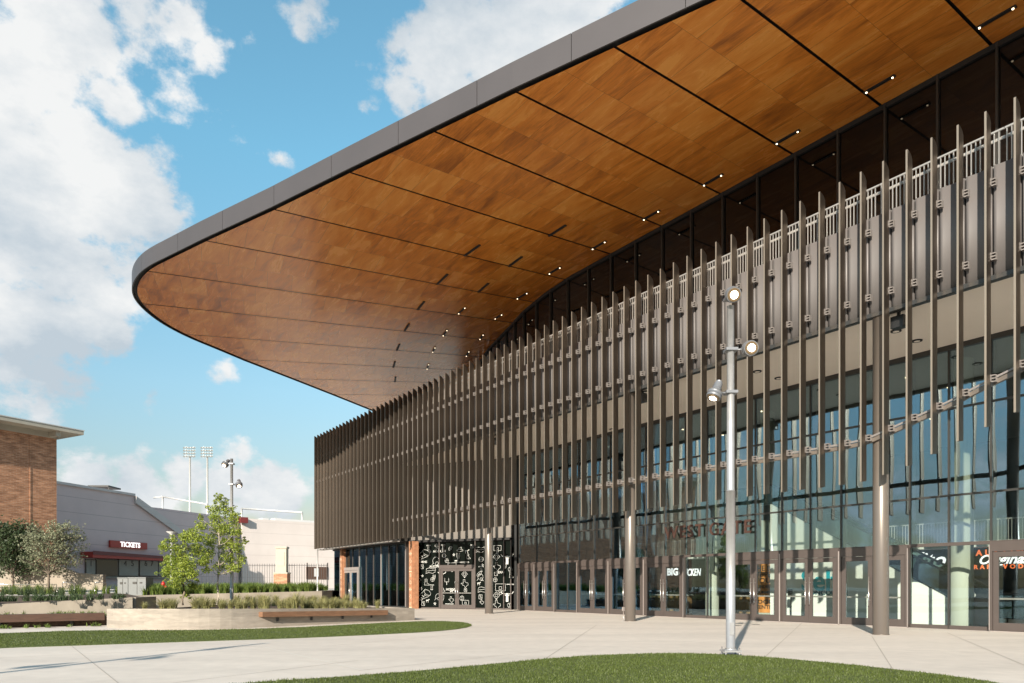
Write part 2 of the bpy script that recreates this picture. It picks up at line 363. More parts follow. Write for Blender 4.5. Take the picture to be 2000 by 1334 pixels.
# fascia in separate metal panels
def polylen(p):
    L=[0]
    for a,b in zip(p,p[1:]): L.append(L[-1]+math.hypot(b[0]-a[0],b[1]-a[1]))
    return L
def at_len(p,L,d):
    d=max(0,min(d,L[-1]))
    for i in range(len(p)-1):
        if d<=L[i+1]+1e-9:
            t=(d-L[i])/(L[i+1]-L[i]); return (p[i][0]+(p[i+1][0]-p[i][0])*t,p[i][1]+(p[i+1][1]-p[i][1])*t)
    return p[-1]
Lo=polylen(outer); tot=Lo[-1]; step=4.05; d0=0.9
nF=0
while d0<tot-1:
    a,b=d0+.012,min(d0+step-.012,tot); ds=[a]+[x for x in Lo if a<x<b]+[b]
    pts=[at_len(outer,Lo,x) for x in ds]
    # thickness inwards
    inn=[]
    for i,p in enumerate(pts):
        q0=Vector(pts[max(i-1,0)]); q1=Vector(pts[min(i+1,len(pts)-1)]); t=(q1-q0).normalized(); n=Vector((t.y,-t.x)); inn.append((p[0]+n.x*.055,p[1]+n.y*.055))
    mb=MB(); n=len(pts)
    prof=[(outer_,z) for outer_,z in (((0),ZS-.02),((0),ZS+.93))]
    base=len(mb.v)
    for k,(q,z) in enumerate(((pts,ZS-.03),(pts,ZS+.93),(inn,ZS+.93),(inn,ZS-.03))):
        mb.v+=[(x[0],x[1],z) for x in q]
    for k in range(4):
        k2=(k+1)%4
        for i in range(n-1): mb.face((k*n+i,k*n+i+1,k2*n+i+1,k2*n+i),0,False)
    mb.face([k*n for k in range(4)]); mb.face([k*n+n-1 for k in reversed(range(4))])
    part(mb,'fascia_panel',FASCIA,canopy); d0+=step; nF+=1
# lower shadow trim behind the fascia
tr=MB(); o2=offset(soff,-.235)
for a,b in zip(o2,o2[1:]): tr.obox(a,b,.02,ZS-.01,ZS+.125)
part(tr,'drip_trim',MULL,canopy)
# soffit bays between the radial joints
joints=[((8.0,30),(8.0,20)),((4.3,30),(4.3,20)),((.7,30),(.7,20)),((-3.0,30),(-3.0,20)),((-6.7,30),(-6.7,20)),((-10.41,26.98),(-10.39,23.69)),((-14.1,26.9),(-14.01,18.56)),((-17.8,26.9),(-17.68,16.63)),((-21.5,26.97),(-21.35,15.31)),((-25.11,26.82),(-25.07,13.99)),((-28.8,26.76),(-29.66,12.37)),((-32.74,26.79),(-34.66,10.52)),((-37.68,20.68),(-39.83,8.65)),((-41.55,22.8),(-45.58,6.77)),((-45.29,24.85),(-50.95,7.31)),((-48.94,26.86),(-55.36,10.72)),((-52.45,28.79),(-58.74,15.84)),((-56.16,30.5),(-61.72,20.68)),((-60.2,32.2),(-64.65,25.32)),((-64.0,34.5),(-67.28,29.69)),((-69.5,38.5),(-71.5,36.0))]
def isect(p,d,poly):
    best=None
    for a,b in zip(poly,poly[1:]):
        ex,ey=b[0]-a[0],b[1]-a[1]; den=d[0]*ey-d[1]*ex
        if abs(den)<1e-9: continue
        t=((a[0]-p[0])*ey-(a[1]-p[1])*ex)/den; u=((a[0]-p[0])*d[1]-(a[1]-p[1])*d[0])/den
        if -1e-6<=u<=1+1e-6 and (best is None or abs(t)<abs(best)): best=t
    return None if best is None else (p[0]+d[0]*best,p[1]+d[1]*best)
ends=[]
for ip,op in joints:
    d=(op[0]-ip[0],op[1]-ip[1]); L=math.hypot(*d); d=(d[0]/L,d[1]/L)
    o=isect(op,d,soff); i=isect(ip,d,inner); 
    ends.append((i,o,d))
rowmb=None
for k in range(len(ends)-1):
    (i0,o0,d0_),(i1,o1,d1_)=ends[k],ends[k+1]
    if None in (i0,o0,i1,o1): continue
    nt_=16; m_=10
    wid=math.hypot(i0[0]-i1[0],i0[1]-i1[1]); g=.05/max(wid,1)
    widO=math.hypot(o0[0]-o1[0],o0[1]-o1[1])
    mb=MB()
    for a in range(nt_+1):
        tt=a/nt_; ti=g+(1-2*g)*tt
        dd=(d0_[0]*(1-ti)+d1_[0]*ti, d0_[1]*(1-ti)+d1_[1]*ti)
        # a point on the straight chord between inner ends and outer ends
        pi=(i0[0]*(1-ti)+i1[0]*ti,i0[1]*(1-ti)+i1[1]*ti); go=.05/max(widO,1); to=go+(1-2*go)*tt
        po=(o0[0]*(1-to)+o1[0]*to,o0[1]*(1-to)+o1[1]*to)
        D=(po[0]-pi[0],po[1]-pi[1]); LL=math.hypot(*D); D=(D[0]/LL,D[1]/LL)
        po=isect(po,D,soff) or po; pi=isect(pi,D,inner) or pi
        LL=math.hypot(po[0]-pi[0],po[1]-pi[1])
        for b in range(m_+1):
            t=b/m_; mb.v.append((pi[0]+(po[0]-pi[0])*t,pi[1]+(po[1]-pi[1])*t,ZS)); mb.uv.append((.001+tt*1.998,LL*t/1.38))
    for a in range(nt_):
        for b in range(m_): q=a*(m_+1)+b; mb.face((q,q+1,q+m_+2,q+m_+1))
    n0=len(mb.v)
    part(mb,'soffit_panel',WOOD,canopy)
# linear downlight slots
slots=[((s,25.62),(s+1.12,25.62),1) for s in (-17.79,-14.08,-10.37,-6.66,-2.95,.75,-21.5,-25.2,-28.95,-32.65)]
slots+=[((-36.61,26.2),(-35.45,26.2),1),((-40.2,26.96),(-39.2,26.9),1),((-29.12,22.87),(-27.75,22.87),0),((-33.5,20.5),(-31.95,20.5),0),((-33.18,23.2),(-31.75,23.1),0),((-37.13,23.7),(-35.7,23.5),0),((-37.59,21.1),(-36.0,20.9),0),((-40.82,24.5),(-39.6,24.3),1),((-41.75,22),(-40.3,21.7),0),((-45.02,25.75),(-43.8,25.4),1),((-45.68,23.05),(-44.3,22.7),0),((-48.61,26.9),(-47.5,26.5),1),((-49.86,24.5),(-48.5,24.05),0),((-47.95,29.5),(-46.8,29.05),1),((-44.13,28.3),(-43.1,27.95),1),((-53.86,26.15),(-52.4,25.6),0),((-52.63,28.6),(-51.4,28.1),1),((-57.56,28.1),(-56.2,27.5),0)]
for a,b,lit in slots:
    mb=MB(); mb.obox(a,b,.13,ZS-.05,ZS-.006)
    d=Vector((b[0]-a[0],b[1]-a[1])).normalized()
    for q,sg in ((a,1),(b,-1)):
        c=(q[0]+d.x*.09*sg,q[1]+d.y*.09*sg,ZS-.053)
        mb.tube([(c[0],c[1],ZS-.052),(c[0],c[1],ZS-.075)],[.034,.03],12,1 if lit else 2)
    part(mb,'linear_downlight',[DARK,LAMPS,MULL],canopy)

# fins
def fin_mesh(z0,z1):
    """bronze blade: outer edge at w=21.95, slightly bellied sides, slanted curved top"""
    prof=[(-.027,0),(.027,0),(.034,.10),(.036,.2),(.026,.30),(-.026,.30),(-.036,.2),(-.034,.10)]
    mb=MB(); n=len(prof)
    def top(w): return z1-.20*(w/.30)**1.8
    for p in prof: mb.v.append((p[0],p[1],z0+.05*(p[1]/.3)**2))
    for p in prof: mb.v.append((p[0],p[1],top(p[1])))
    for i in range(n):
        j=(i+1)%n; mb.face((i,j,n+j,n+i),1 if i==0 else 0,False)
    mb.face(range(n,2*n)); mb.face(reversed(range(n)))
    return mb
def bracket_mb(z):
    mb=MB()
    mb.box(.028,.04,.22,.44,z-.10,z+.10)              # plate
    for dz in (-.085,0,.085): mb.box(.04,.13,.30,.44,z+dz-.014,z+dz+.014)   # three fingers
    mb.box(.13,.14,.33,.44,z-.10,z+.10)
    return mb
FINW=21.95; SP=.7015; S0=-7.96
bl=[(-12.4,4.78),(-12.04,4.82),(-11.37,4.95),(-10.67,5.13),(-9.98,5.38),(-9.3,5.63),(-8.62,5.9),(-7.94,6.15),(-3,8.1),(4,9.8)]
rl=[(-12.89,6.10),(-12.2,6.14),(-11.46,6.33),(-10.5,6.60),(-9.79,6.80),(-9.12,7.05),(-7.87,7.45),(-3,9.2),(4,9.9)]
def lerp(tab,s):
    if s<=tab[0][0]: return tab[0][1]
    for a,b in zip(tab,tab[1:]):
        if s<=b[0]: return a[1]+(b[1]-a[1])*(s-a[0])/(b[0]-a[0])
    return tab[-1][1]
base_fin=None; bm_up=bracket_mb(12.64); bm_mid=bracket_mb(10.6); bm_lo=bracket_mb(6.22)
proto_br={}
span_me=None
for k in range(-16,76):
    s=S0-SP*k
    zb=lerp(bl,s)
    if s<-12.4 and base_fin: o=base_fin.copy(); col.objects.link(o)
    else:
        o=fin_mesh(zb,14.5).build('fin',[FIN,FINE])
        if s<-12.4: base_fin=o
    o.parent=AR; o.location=(s,FINW,0); o.rotation_euler=(0,0,R(random.uniform(-1.1,1.1)-15*max(0,min(1,(-36-s)/22))))
    for zz,key in ((12.64,'u'),(10.6,'m'),(lerp(rl,s)+.05,'l')):
        if s<-46 and key=='l': continue
        if key not in proto_br: b=bracket_mb(0).build('fin_bracket',BRKT); proto_br[key]=b; bdat=b.data
        else: b=bpy.data.objects.new('fin_bracket',proto_br['u'].data); col.objects.link(b)
        b.parent=o; b.location=(0,0,zz)
    # grey spandrel panel of this bay, a shallow dished sheet with a return coloured like reflected sky
    if span_me is None:
        mb=MB(); N=9; W=SP
        pr=[(.005+ (W-.055)*i/N, .05*math.sin(math.pi*i/N)) for i in range(N+1)]
        base=[(x,22.47+y) for x,y in pr]
        poly=base+[(W-.05,22.62)]+[(.005,22.62)]
        mb.prism(poly,10.16,13.2)
        mb.box(W-.048,W+.003,22.60,22.64,10.16,13.18,1)
        mb.smooth=[True if i<N else False for i in range(len(mb.f))]
        p=part(mb,'spandrel_panel',[SPAN,SKYRET]); span_me=p.data
    else:
        p=bpy.data.objects.new('spandrel_panel',span_me); col.objects.link(p); p.parent=AR
    p.location=(s,0,0)
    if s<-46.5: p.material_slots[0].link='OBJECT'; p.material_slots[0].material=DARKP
sL,sR=-60.75,7.0
mb=MB(); mb.box(sL,sR,22.43,22.66,10.02,10.15); part(mb,'spandrel_base_trim',MULL)
mb=MB(); mb.box(sL,sR,22.67,22.9,10.3,13.1); part(mb,'parapet_core',DARK)
# curved hanger rail carrying the lower fin ends
mb=MB(); pts=[]
s=-45.0
while s<4: pts.append((s,lerp(rl,s))); s+=.35
for (a,za),(b,zb_) in zip(pts,pts[1:]): mb.obox((a,22.44),(b+.0005,22.44),.10,(za-.11,zb_-.11),(za+.02,zb_+.02))
part(mb,'hanger_rail',COLM)
mb=MB()
for (a,za),(b,zb_) in zip(pts,pts[1:]): mb.obox((a,22.36),(b+.0005,22.36),.03,(za+.03,zb_+.03),(za+.09,zb_+.09))
part(mb,'upper_rail_flange',BRKT)
# terrace floor, guard rail, clerestory
mb=MB(); mb.box(sL,sR,22.91,36,12.9,13.0); part(mb,'terrace_floor',CONC2)
s=-47.0; wr=22.76
while s<6:
    mb=MB(); e=min(s+3.5,6.2)
    mb.box(s+.01,e-.01,wr-.025,wr+.025,14.24,14.29); mb.box(s+.01,e-.01,wr-.02,wr+.02,13.26,13.30); mb.box(s+.01,e-.01,wr+.06,wr+.10,14.02,14.10)
    x=s+.06
    while x<e-.02: mb.box(x-.011,x+.011,wr-.018,wr+.018,13.0,14.24); x+=.118
    part(mb,'guard_rail',RAIL); s+=3.5
segs=inner
Li=polylen(inner); d=0; 
while d<Li[-1]-1.4:
    a=at_len(inner,Li,d); b=at_len(inner,Li,d+1.85)
    mb=MB(); mb.obox(a,b,.03,13.0,ZS-.01); part(mb,'clerestory_pane',GLASSU)
    d+=1.85
mb=MB(); d=0
while d<Li[-1]-1.4:
    a=at_len(inner,Li,d); b=at_len(inner,Li,d+.07)
    mb.obox((a[0],a[1]-.05),(b[0],b[1]-.05),.16,13.0,ZS-.02); d+=1.85
mb_=part(mb,'clerestory_mullions',MULL); 
mb=MB()
for a,b in zip(inner,inner[1:]): mb.obox((a[0],a[1]-.04),(b[0],b[1]-.04),.13,ZS-.2,ZS-.015)
part(mb,'clerestory_head',DARK)
# roof body above / behind the clerestory
mb=MB(); mb.prism([(p[0],p[1]+.6) for p in inner]+[(-60,58),(12,58)],13.0,ZS+.1); part(mb,'upper_storey',DARK)

# white plaster soffit over the entrance
retA=(-46.2,23.7); retB=(-39.35,27.72); WG=27.72
mb=MB(); mb.prism([(sR,22.68),(-45.6,22.68),(-46.9,24.0),retB,(-39.0,WG+.3),(sR,WG+.3)],10.155,10.3); part(mb,'entrance_soffit',SOFW)
mb=MB(); mb.box(-39.3,sR,WG-.09,WG+.09,9.97,10.15); part(mb,'glazing_head',MULL)
for (x,y) in ((1750,646),(1791,665),(1479,725),(1521,738),(1262,765),(1196,838)):
    s_,w_=onlevel(x,y,10.15); mb=MB()
    N=20
    mb.tube([(s_,w_,10.15),(s_,w_,10.12)],[.17,.17],N,0); mb.disc((s_,w_,10.117),(0,0,-1),.10,N,1); part(mb,'recessed_downlight',[DARK,SOFW])
# columns
for s_ in (-.8,-11.94,-23.1,-34.45):
    mb=MB(); w_=22.72
    mb.tube([(s_,w_,0),(s_,w_,10.05)],.235,28); mb.tube([(s_,w_,10.05),(s_,w_,10.15)],.25,28); mb.tube([(s_,w_,0),(s_,w_,.03)],.25,28)
    cl=part(mb,'column',COLM)
    if abs(s_+23.1)<.1 :
        mb=MB(); mb.box(s_-.33,s_-.25,w_-.18,w_-.08,.45,.62); mb.tube([(s_-.29,w_-.13,0),(s_-.29,w_-.13,.45)],.02,8); part(mb,'outlet_box',EDGE,cl)
    mb=MB(); mb.box(s_+.25,s_+.65,w_+.1,w_+.4,9.62,9.98); mb.box(s_+.4,s_+.48,w_+.2,w_+.28,9.98,10.16); part(mb,'loudspeaker',BLACKW)

# left wing: solid upper wall behind the fins, shop glazing below
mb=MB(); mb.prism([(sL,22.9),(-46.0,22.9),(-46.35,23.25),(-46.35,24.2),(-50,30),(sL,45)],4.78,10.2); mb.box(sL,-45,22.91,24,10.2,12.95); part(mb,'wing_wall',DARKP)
mb=MB(); mb.box(sL-.05,-46.1,22.3,22.88,4.7,4.77); part(mb,'fin_foot_trim',RAIL)
s=-60.5; k=0
SW=23.72
while s<-46.7:
    e=min(s+1.37,-46.65)
    mb=MB(); mb.box(s+.02,e-.02,SW,SW+.025,.06,4.72); part(mb,'shop_pane',GLASSB)
    mb=MB(); mb.box(e-.025,e+.025,SW-.06,SW+.14,.0,4.76); part(mb,'shop_mullion',FRAME if k%3 else EDGE)
    s+=1.37; k+=1
mb=MB(); mb.box(sL,-46.7,SW-.07,SW+.12,0,.10); mb.box(sL,-46.7,SW-.05,SW+.1,4.66,4.775); part(mb,'shop_sill',MULL)
mb=MB(); mb.box(sL,sL+.04,SW+.1,34,.06,4.75); part(mb,'shop_pane',GLASSB)
# shop door with pale frame
def leafdoor(parent,s0,s1,w,z1,hside,frame=FRAME,glass=GLASSD,stile=.17,bot=.30,top=.18):
    mb=MB()
    mb.box(s0,s0+stile,w-.035,w+.035,.02,z1); mb.box(s1-stile,s1,w-.035,w+.035,.02,z1)
    mb.box(s0+stile,s1-stile,w-.035,w+.035,.02,bot); mb.box(s0+stile,s1-stile,w-.035,w+.035,z1-top,z1)
    d=part(mb,'door',frame,parent)
    g=MB(); g.box(s0+stile,s1-stile,w-.008,w+.008,bot,z1-top); g.build('door_glass',glass,d)
    h=MB(); hx=s1-.09 if hside>0 else s0+.09
    h.tube([(hx,w-.13,.78),(hx,w-.13,1.92)],.019,10)
    for z in (1.0,1.7): h.tube([(hx,w-.13,z),(hx,w-.03,z)],.012,8)
    h.build('door_handle',STEEL,d)
    p=MB(); p.box(s0+stile,s1-stile,w+.04,w+.09,1.08,1.14); p.build('push_bar',EDGE,d)
    return d
a=sx(672,SW-.1); b=sx(700,SW-.1)
mb=MB(); w_=SW-.12; mb.box(a-.08,a,w_-.06,w_+.06,0,2.9); mb.box(b,b+.08,w_-.06,w_+.06,0,2.9); mb.box(a-.08,b+.08,w_-.06,w_+.06,2.9,3.15); fr=part(mb,'shop_door_frame',EDGE)
leafdoor(fr,a+.01,(a+b)/2-.005,w_,2.88,1,EDGE); leafdoor(fr,(a+b)/2+.005,b-.01,w_,2.88,-1,EDGE)
# terracotta posts with raised motifs
def ribbon(mb,pts,wd,org,ux,uz,off,m=0,closed=False):
    """flat stroked line on a wall plane, thin real plate"""
    ux=Vector(ux); uz=Vector(uz); n=ux.cross(uz)
    if closed: pts=list(pts)+[pts[0]]
    for (x0,y0),(x1,y1) in zip(pts,pts[1:]):
        dx,dy=x1-x0,y1-y0; L=math.hypot(dx,dy)
        if L<1e-6: continue
        ex,ey=-dy/L*wd/2,dx/L*wd/2; tx,ty=dx/L*wd*.3,dy/L*wd*.3
        b=len(mb.v)
        for (px,py) in ((x0-tx+ex,y0-ty+ey),(x0-tx-ex,y0-ty-ey),(x1+tx-ex,y1+ty-ey),(x1+tx+ex,y1+ty+ey)):
            q=Vector(org)+ux*px+uz*py+n*off; mb.v.append(tuple(q))
        mb.face((b,b+1,b+2,b+3),m)
def circ(cx,cy,r,n=16,a0=0,a1=360,ry=None,rot=0):
    ry=ry or r; o=[]
    for i in range(n+1):
        a=R(a0+(a1-a0)*i/n); x,y=r*math.cos(a),ry*math.sin(a); o.append((cx+x*math.cos(R(rot))-y*math.sin(R(rot)),cy+x*math.sin(R(rot))+y*math.cos(R(rot))))
    return o
TEX=[(-.18,.5),(.05,.5),(.05,.22),(.3,.1),(.46,.08),(.5,-.16),(.28,-.28),(.14,-.5),(0,-.42),(-.12,-.2),(-.24,-.22),(-.34,-.06),(-.5,.04),(-.18,.06)]
def motif(mb,kind,cx,cy,sz,org,ux,uz,off,wd=.035,m=0,rot=0):
    sz*=.82
    def T(p):
        c,s_=math.cos(R(rot)),math.sin(R(rot)); return [(cx+(x*c-y*s_)*sz,cy+(x*s_+y*c)*sz) for x,y in p]
    rb=lambda p,w_=wd,cl=False: ribbon(mb,T(p),w_,org,ux,uz,off,m,cl)
    if kind=='texas': rb(TEX,cl=True)
    elif kind=='diamond': rb([(0,.5),(.5,0),(0,-.5),(-.5,0)],cl=True); rb(circ(0,0,.2,10)); rb([(-.12,-.42),(0,-.56),(.12,-.42)])
    elif kind=='ball': rb(circ(0,0,.42,14)); rb(circ(-.42,0,.42,6,-50,50)); rb(circ(.42,0,.42,6,130,230))
    elif kind=='basket': rb(circ(0,0,.42,14)); rb([(-.42,0),(.42,0)]); rb([(0,-.42),(0,.42)])
    elif kind=='cone':
        rb(circ(.42,.28,.36,14,rot=-30,ry=.2)); rb([(.2,.58),(-.62,-.22),(-.5,-.42),(.6,-.04)]); rb([(-.1,.05),(.05,-.12),(.15,.12),(.3,-.02)],wd*1.3); rb(circ(-.2,-.28,.14,8))
    elif kind=='goal': rb([(-.35,.5),(-.35,-.05),(.35,-.05),(.35,.5)]); rb([(0,-.05),(0,-.5)],wd*1.8)
    elif kind=='hoop': rb([(-.6,.45),(.6,.45),(.6,-.3),(-.6,-.3)],cl=True); rb([(-.16,.15),(.16,.15),(.16,-.15),(-.16,-.15)],cl=True); rb([(-.2,-.32),(-.1,-.7),(.1,-.7),(.2,-.32)]); rb([(-.15,-.5),(.15,-.5)])
    elif kind=='steer':
        for p,w_ in (([(-.62,.42),(-.5,.26),(-.14,.2),(.14,.2),(.5,.26),(.62,.42)],wd*2.4),([(0,.2),(0,-.42)],sz*.24),([(-.2,.08),(.2,.08)],wd*2.6)): rb(p,w_)
    elif kind=='T': rb([(-.4,.28),(-.4,.42),(.4,.42),(.4,.28)],wd*1.1); rb([(-.14,.4),(-.14,-.4)]); rb([(.14,.4),(.14,-.4)]); rb([(-.24,-.42),(.24,-.42)],wd*1.3)
    elif kind=='boot': rb([(-.22,.5),(.14,.5),(.14,-.1),(.48,-.3),(.5,-.44),(-.3,-.44),(-.22,.5)]); rb([(-.2,.2),(.12,.2)])
    elif kind=='hat': rb(circ(0,-.12,.5,14,ry=.16)); rb([(-.26,-.04),(-.2,.3),(0,.22),(.2,.32),(.27,-.04)])
    elif kind=='bat': rb([(-.8,.02),(.1,.07),(.8,.05),(.8,-.07),(.1,-.08),(-.8,-.02)],cl=True)
    elif kind=='foot': rb(circ(0,0,.5,14,ry=.27,rot=40)); rb([(-.16,-.14),(.16,.14)])
    elif kind=='glove': rb(circ(0,0,.4,14,-30,230)); rb([(-.34,-.24),(-.55,-.5)]); rb([(.34,-.24),(.1,-.5),(.5,-.5)]); rb(circ(.12,-.3,.2,8))
    elif kind=='horns': rb([(-.28,.5),(-.3,.0),(-.16,-.45),(.16,-.45),(.3,0),(.28,.5),(.14,.46),(.12,.12),(-.12,.12),(-.14,.46)],cl=True); rb(circ(0,-.12,.14,8))
    elif kind=='flag': rb([(-.6,.3),(-.2,.4),(.2,.28),(.6,.42),(.55,-.1),(.2,-.24),(-.3,-.12),(-.66,-.26)],cl=True); rb([(-.5,.05),(.5,.12)])
    elif kind=='box': rb([(-.3,.34),(.3,.34),(.3,-.34),(-.3,-.34)],cl=True); rb([(-.18,.16),(.05,.16),(.05,-.12),(.18,-.12)],wd*1.4)
    elif kind=='dog': rb([(-.4,.1),(.1,.12)],wd*3.2); rb([(-.32,0),(-.34,-.3)],wd*1.5); rb([(.06,0),(.1,-.3)],wd*1.5); rb([(.1,.15),(.34,.3)],wd*2.4)
    elif kind=='star': rb([(.45*math.sin(R(144*i)),.45*math.cos(R(144*i))) for i in range(5)],cl=True)
for x_,wd_ in ((804,.46),(668,.34)):
    s_=sx(x_,23.45); mb=MB(); mb.box(s_-wd_/2,s_+wd_/2,23.36,23.36+wd_,0,4.72); mb.box(s_-wd_/2-.05,s_+wd_/2+.05,23.5,23.36+wd_+.03,0,4.7,0)
    o=part(mb,'terracotta_post',TERRA)
    mb=MB(); seq=['foot','texas','box','ball','box','diamond','texas','box','ball']
    for i,kd in enumerate(seq): motif(mb,kd,0,.35+i*.5,.36,(s_,23.36,0),(1,0,0),(0,0,1),.006,.035)
    for i in range(4): ribbon(mb,[(-wd_*.36,.1+i*1.25),(wd_*.36,.1+i*1.25)],.08,(s_,23.36,0),(1,0,0),(0,0,1),.006)
    mb.build('raised_motifs',TERRAL,o)
# return wall with the black graphic glazing
rd=Vector((retB[0]-retA[0],retB[1]-retA[1])); RL=rd.length; rd.normalize(); rn=Vector((rd.y,-rd.x))  # outward (towards viewer)
def rp(a,off=0.): return (retA[0]+rd.x*a+rn.x*off,retA[1]+rd.y*a+rn.y*off)
mb=MB(); mb.obox(rp(-.1,-.25),rp(RL,-.25),.3,4.80,10.15); part(mb,'return_wall',SPANW)
mb=MB(); mb.obox(rp(-.1,0),rp(RL,0),.3,4.66,4.82); part(mb,'canopy_edge_trim',DARK)
def ra(x):   # photo column -> distance along the return wall
    t=(x-1000)/F; best=0
    for i in range(400):
        a=RL*i/399; q=P(*rp(a)); 
        if q[0]/q[1]<=t: best=a
    return best
dA,dB=ra(859),ra(929)
bounds=[0.35,ra(858)-.9,dA,dB,ra(945)+.35,ra(985),RL]
for a in (0.3,)+tuple(bounds[2:]): mb=MB(); mb.obox(rp(a-.03,.02),rp(a+.03,.02),.12,0,4.66); part(mb,'graphic_wall_mullion',FRAME)
mb=MB(); mb.obox(rp(.33,.0),rp(dA-.03,.0),.1,0,.1); part(mb,'graphic_wall_sill',FRAME)
mb=MB(); mb.obox(rp(dB+.03,0),rp(RL,0),.1,0,.1); part(mb,'graphic_wall_sill',FRAME)
mb=MB(); mb.obox(rp(.0,-.06),rp(RL,-.06),.03,0,4.66); gw=part(mb,'graphic_wall_panel',GRAPH)
mb=MB(); org=(retA[0],retA[1],0); ux=(rd.x,rd.y,0); uz=(0,0,1)
icons=[]
tile=[('foot',.45,4.25,.42),('T',1.15,4.28,.5),('cone',.72,3.72,1.0),('box',1.75,4.15,.6),('glove',1.62,3.35,.8),('ball',2.2,3.7,.42),('hoop',2.65,2.95,.65),('hat',3.1,4.1,.6),('horns',3.0,3.65,.5),('dog',3.5,3.95,.5),('boot',3.55,3.6,.42),('bat',3.3,3.22,.62),('basket',3.2,2.85,.5),('box',.72,2.95,.5),('flag',1.3,2.62,.75),('dog',.35,2.5,.5),('texas',.5,2.05,.5),('star',.75,2.3,.24),('boot',1.0,1.85,.55),('basket',1.4,2.05,.42),('T',1.35,1.5,.5),('foot',.6,1.35,.45),('cone',.8,.9,1.0),('box',.8,.35,.5),('glove',1.75,.85,.6),
('steer',2.08,2.35,.62),('goal',2.35,1.9,.55),('hat',2.1,1.3,.55),('dog',2.65,1.2,.42),('horns',2.1,.75,.5),('texas',2.6,.65,.5),('bat',2.5,.35,.5),('diamond',3.35,2.4,.55),('texas',3.35,1.75,.68),('box',3.4,1.3,.4),('ball',3.2,.75,.45),('hoop',3.4,.42,.5),
('flag',4.25,4.0,.7),('basket',4.35,3.4,.5),('T',4.35,2.75,.5),('glove',4.3,2.2,.6),('foot',4.2,2.4,.5),('flag',4.5,1.3,.7),('box',4.3,.85,.5),('texas',4.4,.5,.4)]
tile+=[('T',2.15,4.3,.45),('foot',2.55,4.2,.4),('star',2.75,3.75,.3),('dog',2.9,3.3,.4),('box',3.75,4.3,.4),('basket',2.35,3.35,.4),('boot',.35,3.3,.4),('goal',.3,4.0,.4),('star',1.25,4.0,.25),('diamond',1.65,4.4,.35),('horns',1.5,2.2,.4),('T',.3,1.7,.35),('dog',1.1,.55,.4),('star',1.55,.35,.3),('foot',2.9,1.9,.4),('T',2.95,2.5,.35),('steer',3.4,.12,.3),('box',2.05,.3,.3),('star',4.45,3.0,.3),('dog',4.2,1.75,.4)]
right=[('hoop',.35,4.1,.55),('diamond',.28,3.55,.6),('steer',1.0,3.4,.9),('texas',.3,2.9,.7),('horns',.85,2.95,.45),('ball',1.2,2.7,.42),('box',.25,2.4,.45),('boot',1.25,2.3,.45),('basket',.2,2.0,.42),('hoop',.55,1.45,.75),('bat',1.2,1.7,.4),('diamond',.28,.95,.6),('steer',1.0,.9,.9),('texas',.3,.35,.7),('ball',1.15,.3,.42)]
sc=dA/1.95
for kd,x_,z_,sz in tile: motif(mb,kd,x_*sc+.12 if x_<1.95 else dA+(x_-1.95)*(dB-dA)/2.0 if x_<3.9 else dB+(x_-3.9)*.95,z_,sz,org,ux,uz,.0,.018)
r0=ra(962)
for kd,x_,z_,sz in right: motif(mb,kd,r0+x_*1.1,z_,sz,org,ux,uz,.0,.018)
for (x_,z_,tx) in ((.85*sc,3.28,'HORNS'),(2.45,4.0,'HOOK EM'),(3.35,1.35,'HORNS'),(r0+.6,2.5,'TEXAS'),(1.6*sc,2.95,'AUSTIN')):
    add_text(mb,tx,.22,(org[0]+rd.x*x_+rn.x*.002,org[1]+rd.y*x_+rn.y*.002,z_),ux,uz,extr=.001,bold=.004)
mb.build('white_line_graphics',INK,gw)
# entrance portal in the graphic wall (local frame turned to the wall)
GE=empty('graphic_entrance'); GE.parent=AR; GE.location=(*rp(0,.02),0); GE.rotation_euler=(0,0,math.atan2(rd.y,rd.x))
mb=MB(); mb.box(dA-.02,dA+.12,-.06,.06,0,3.04); mb.box(dB-.12,dB+.02,-.06,.06,0,3.04); mb.box(dA+.12,dB-.12,-.06,.06,2.78,3.04); fr=mb.build('portal_frame',FRAME,GE)
GCLEAR=glass_mat('graphic_door_glass',(.9,.92,.9),.05,.03)
def leafdoor_local(par,s0,s1,z1,hs):
    mb=MB(); st=.15
    mb.box(s0,s0+st,-.035,.035,.02,z1); mb.box(s1-st,s1,-.035,.035,.02,z1); mb.box(s0+st,s1-st,-.035,.035,.02,.3); mb.box(s0+st,s1-st,-.035,.035,z1-.16,z1)
    d=mb.build('door',FRAME,par); h=MB(); hx=s1-.08 if hs>0 else s0+.08
    h.tube([(hx,-.13,.78),(hx,-.13,1.92)],.019,10)
    for z in (1.0,1.7): h.tube([(hx,-.13,z),(hx,-.03,z)],.012,8)
    h.box(s0+st,s1-st,-.075,-.04,1.08,1.13); h.build('door_handle',STEEL,d)
mid=(dA+dB)/2
leafdoor_local(GE,dA+.13,mid-.005,2.77,1); leafdoor_local(GE,mid+.005,dB-.13,2.77,-1)

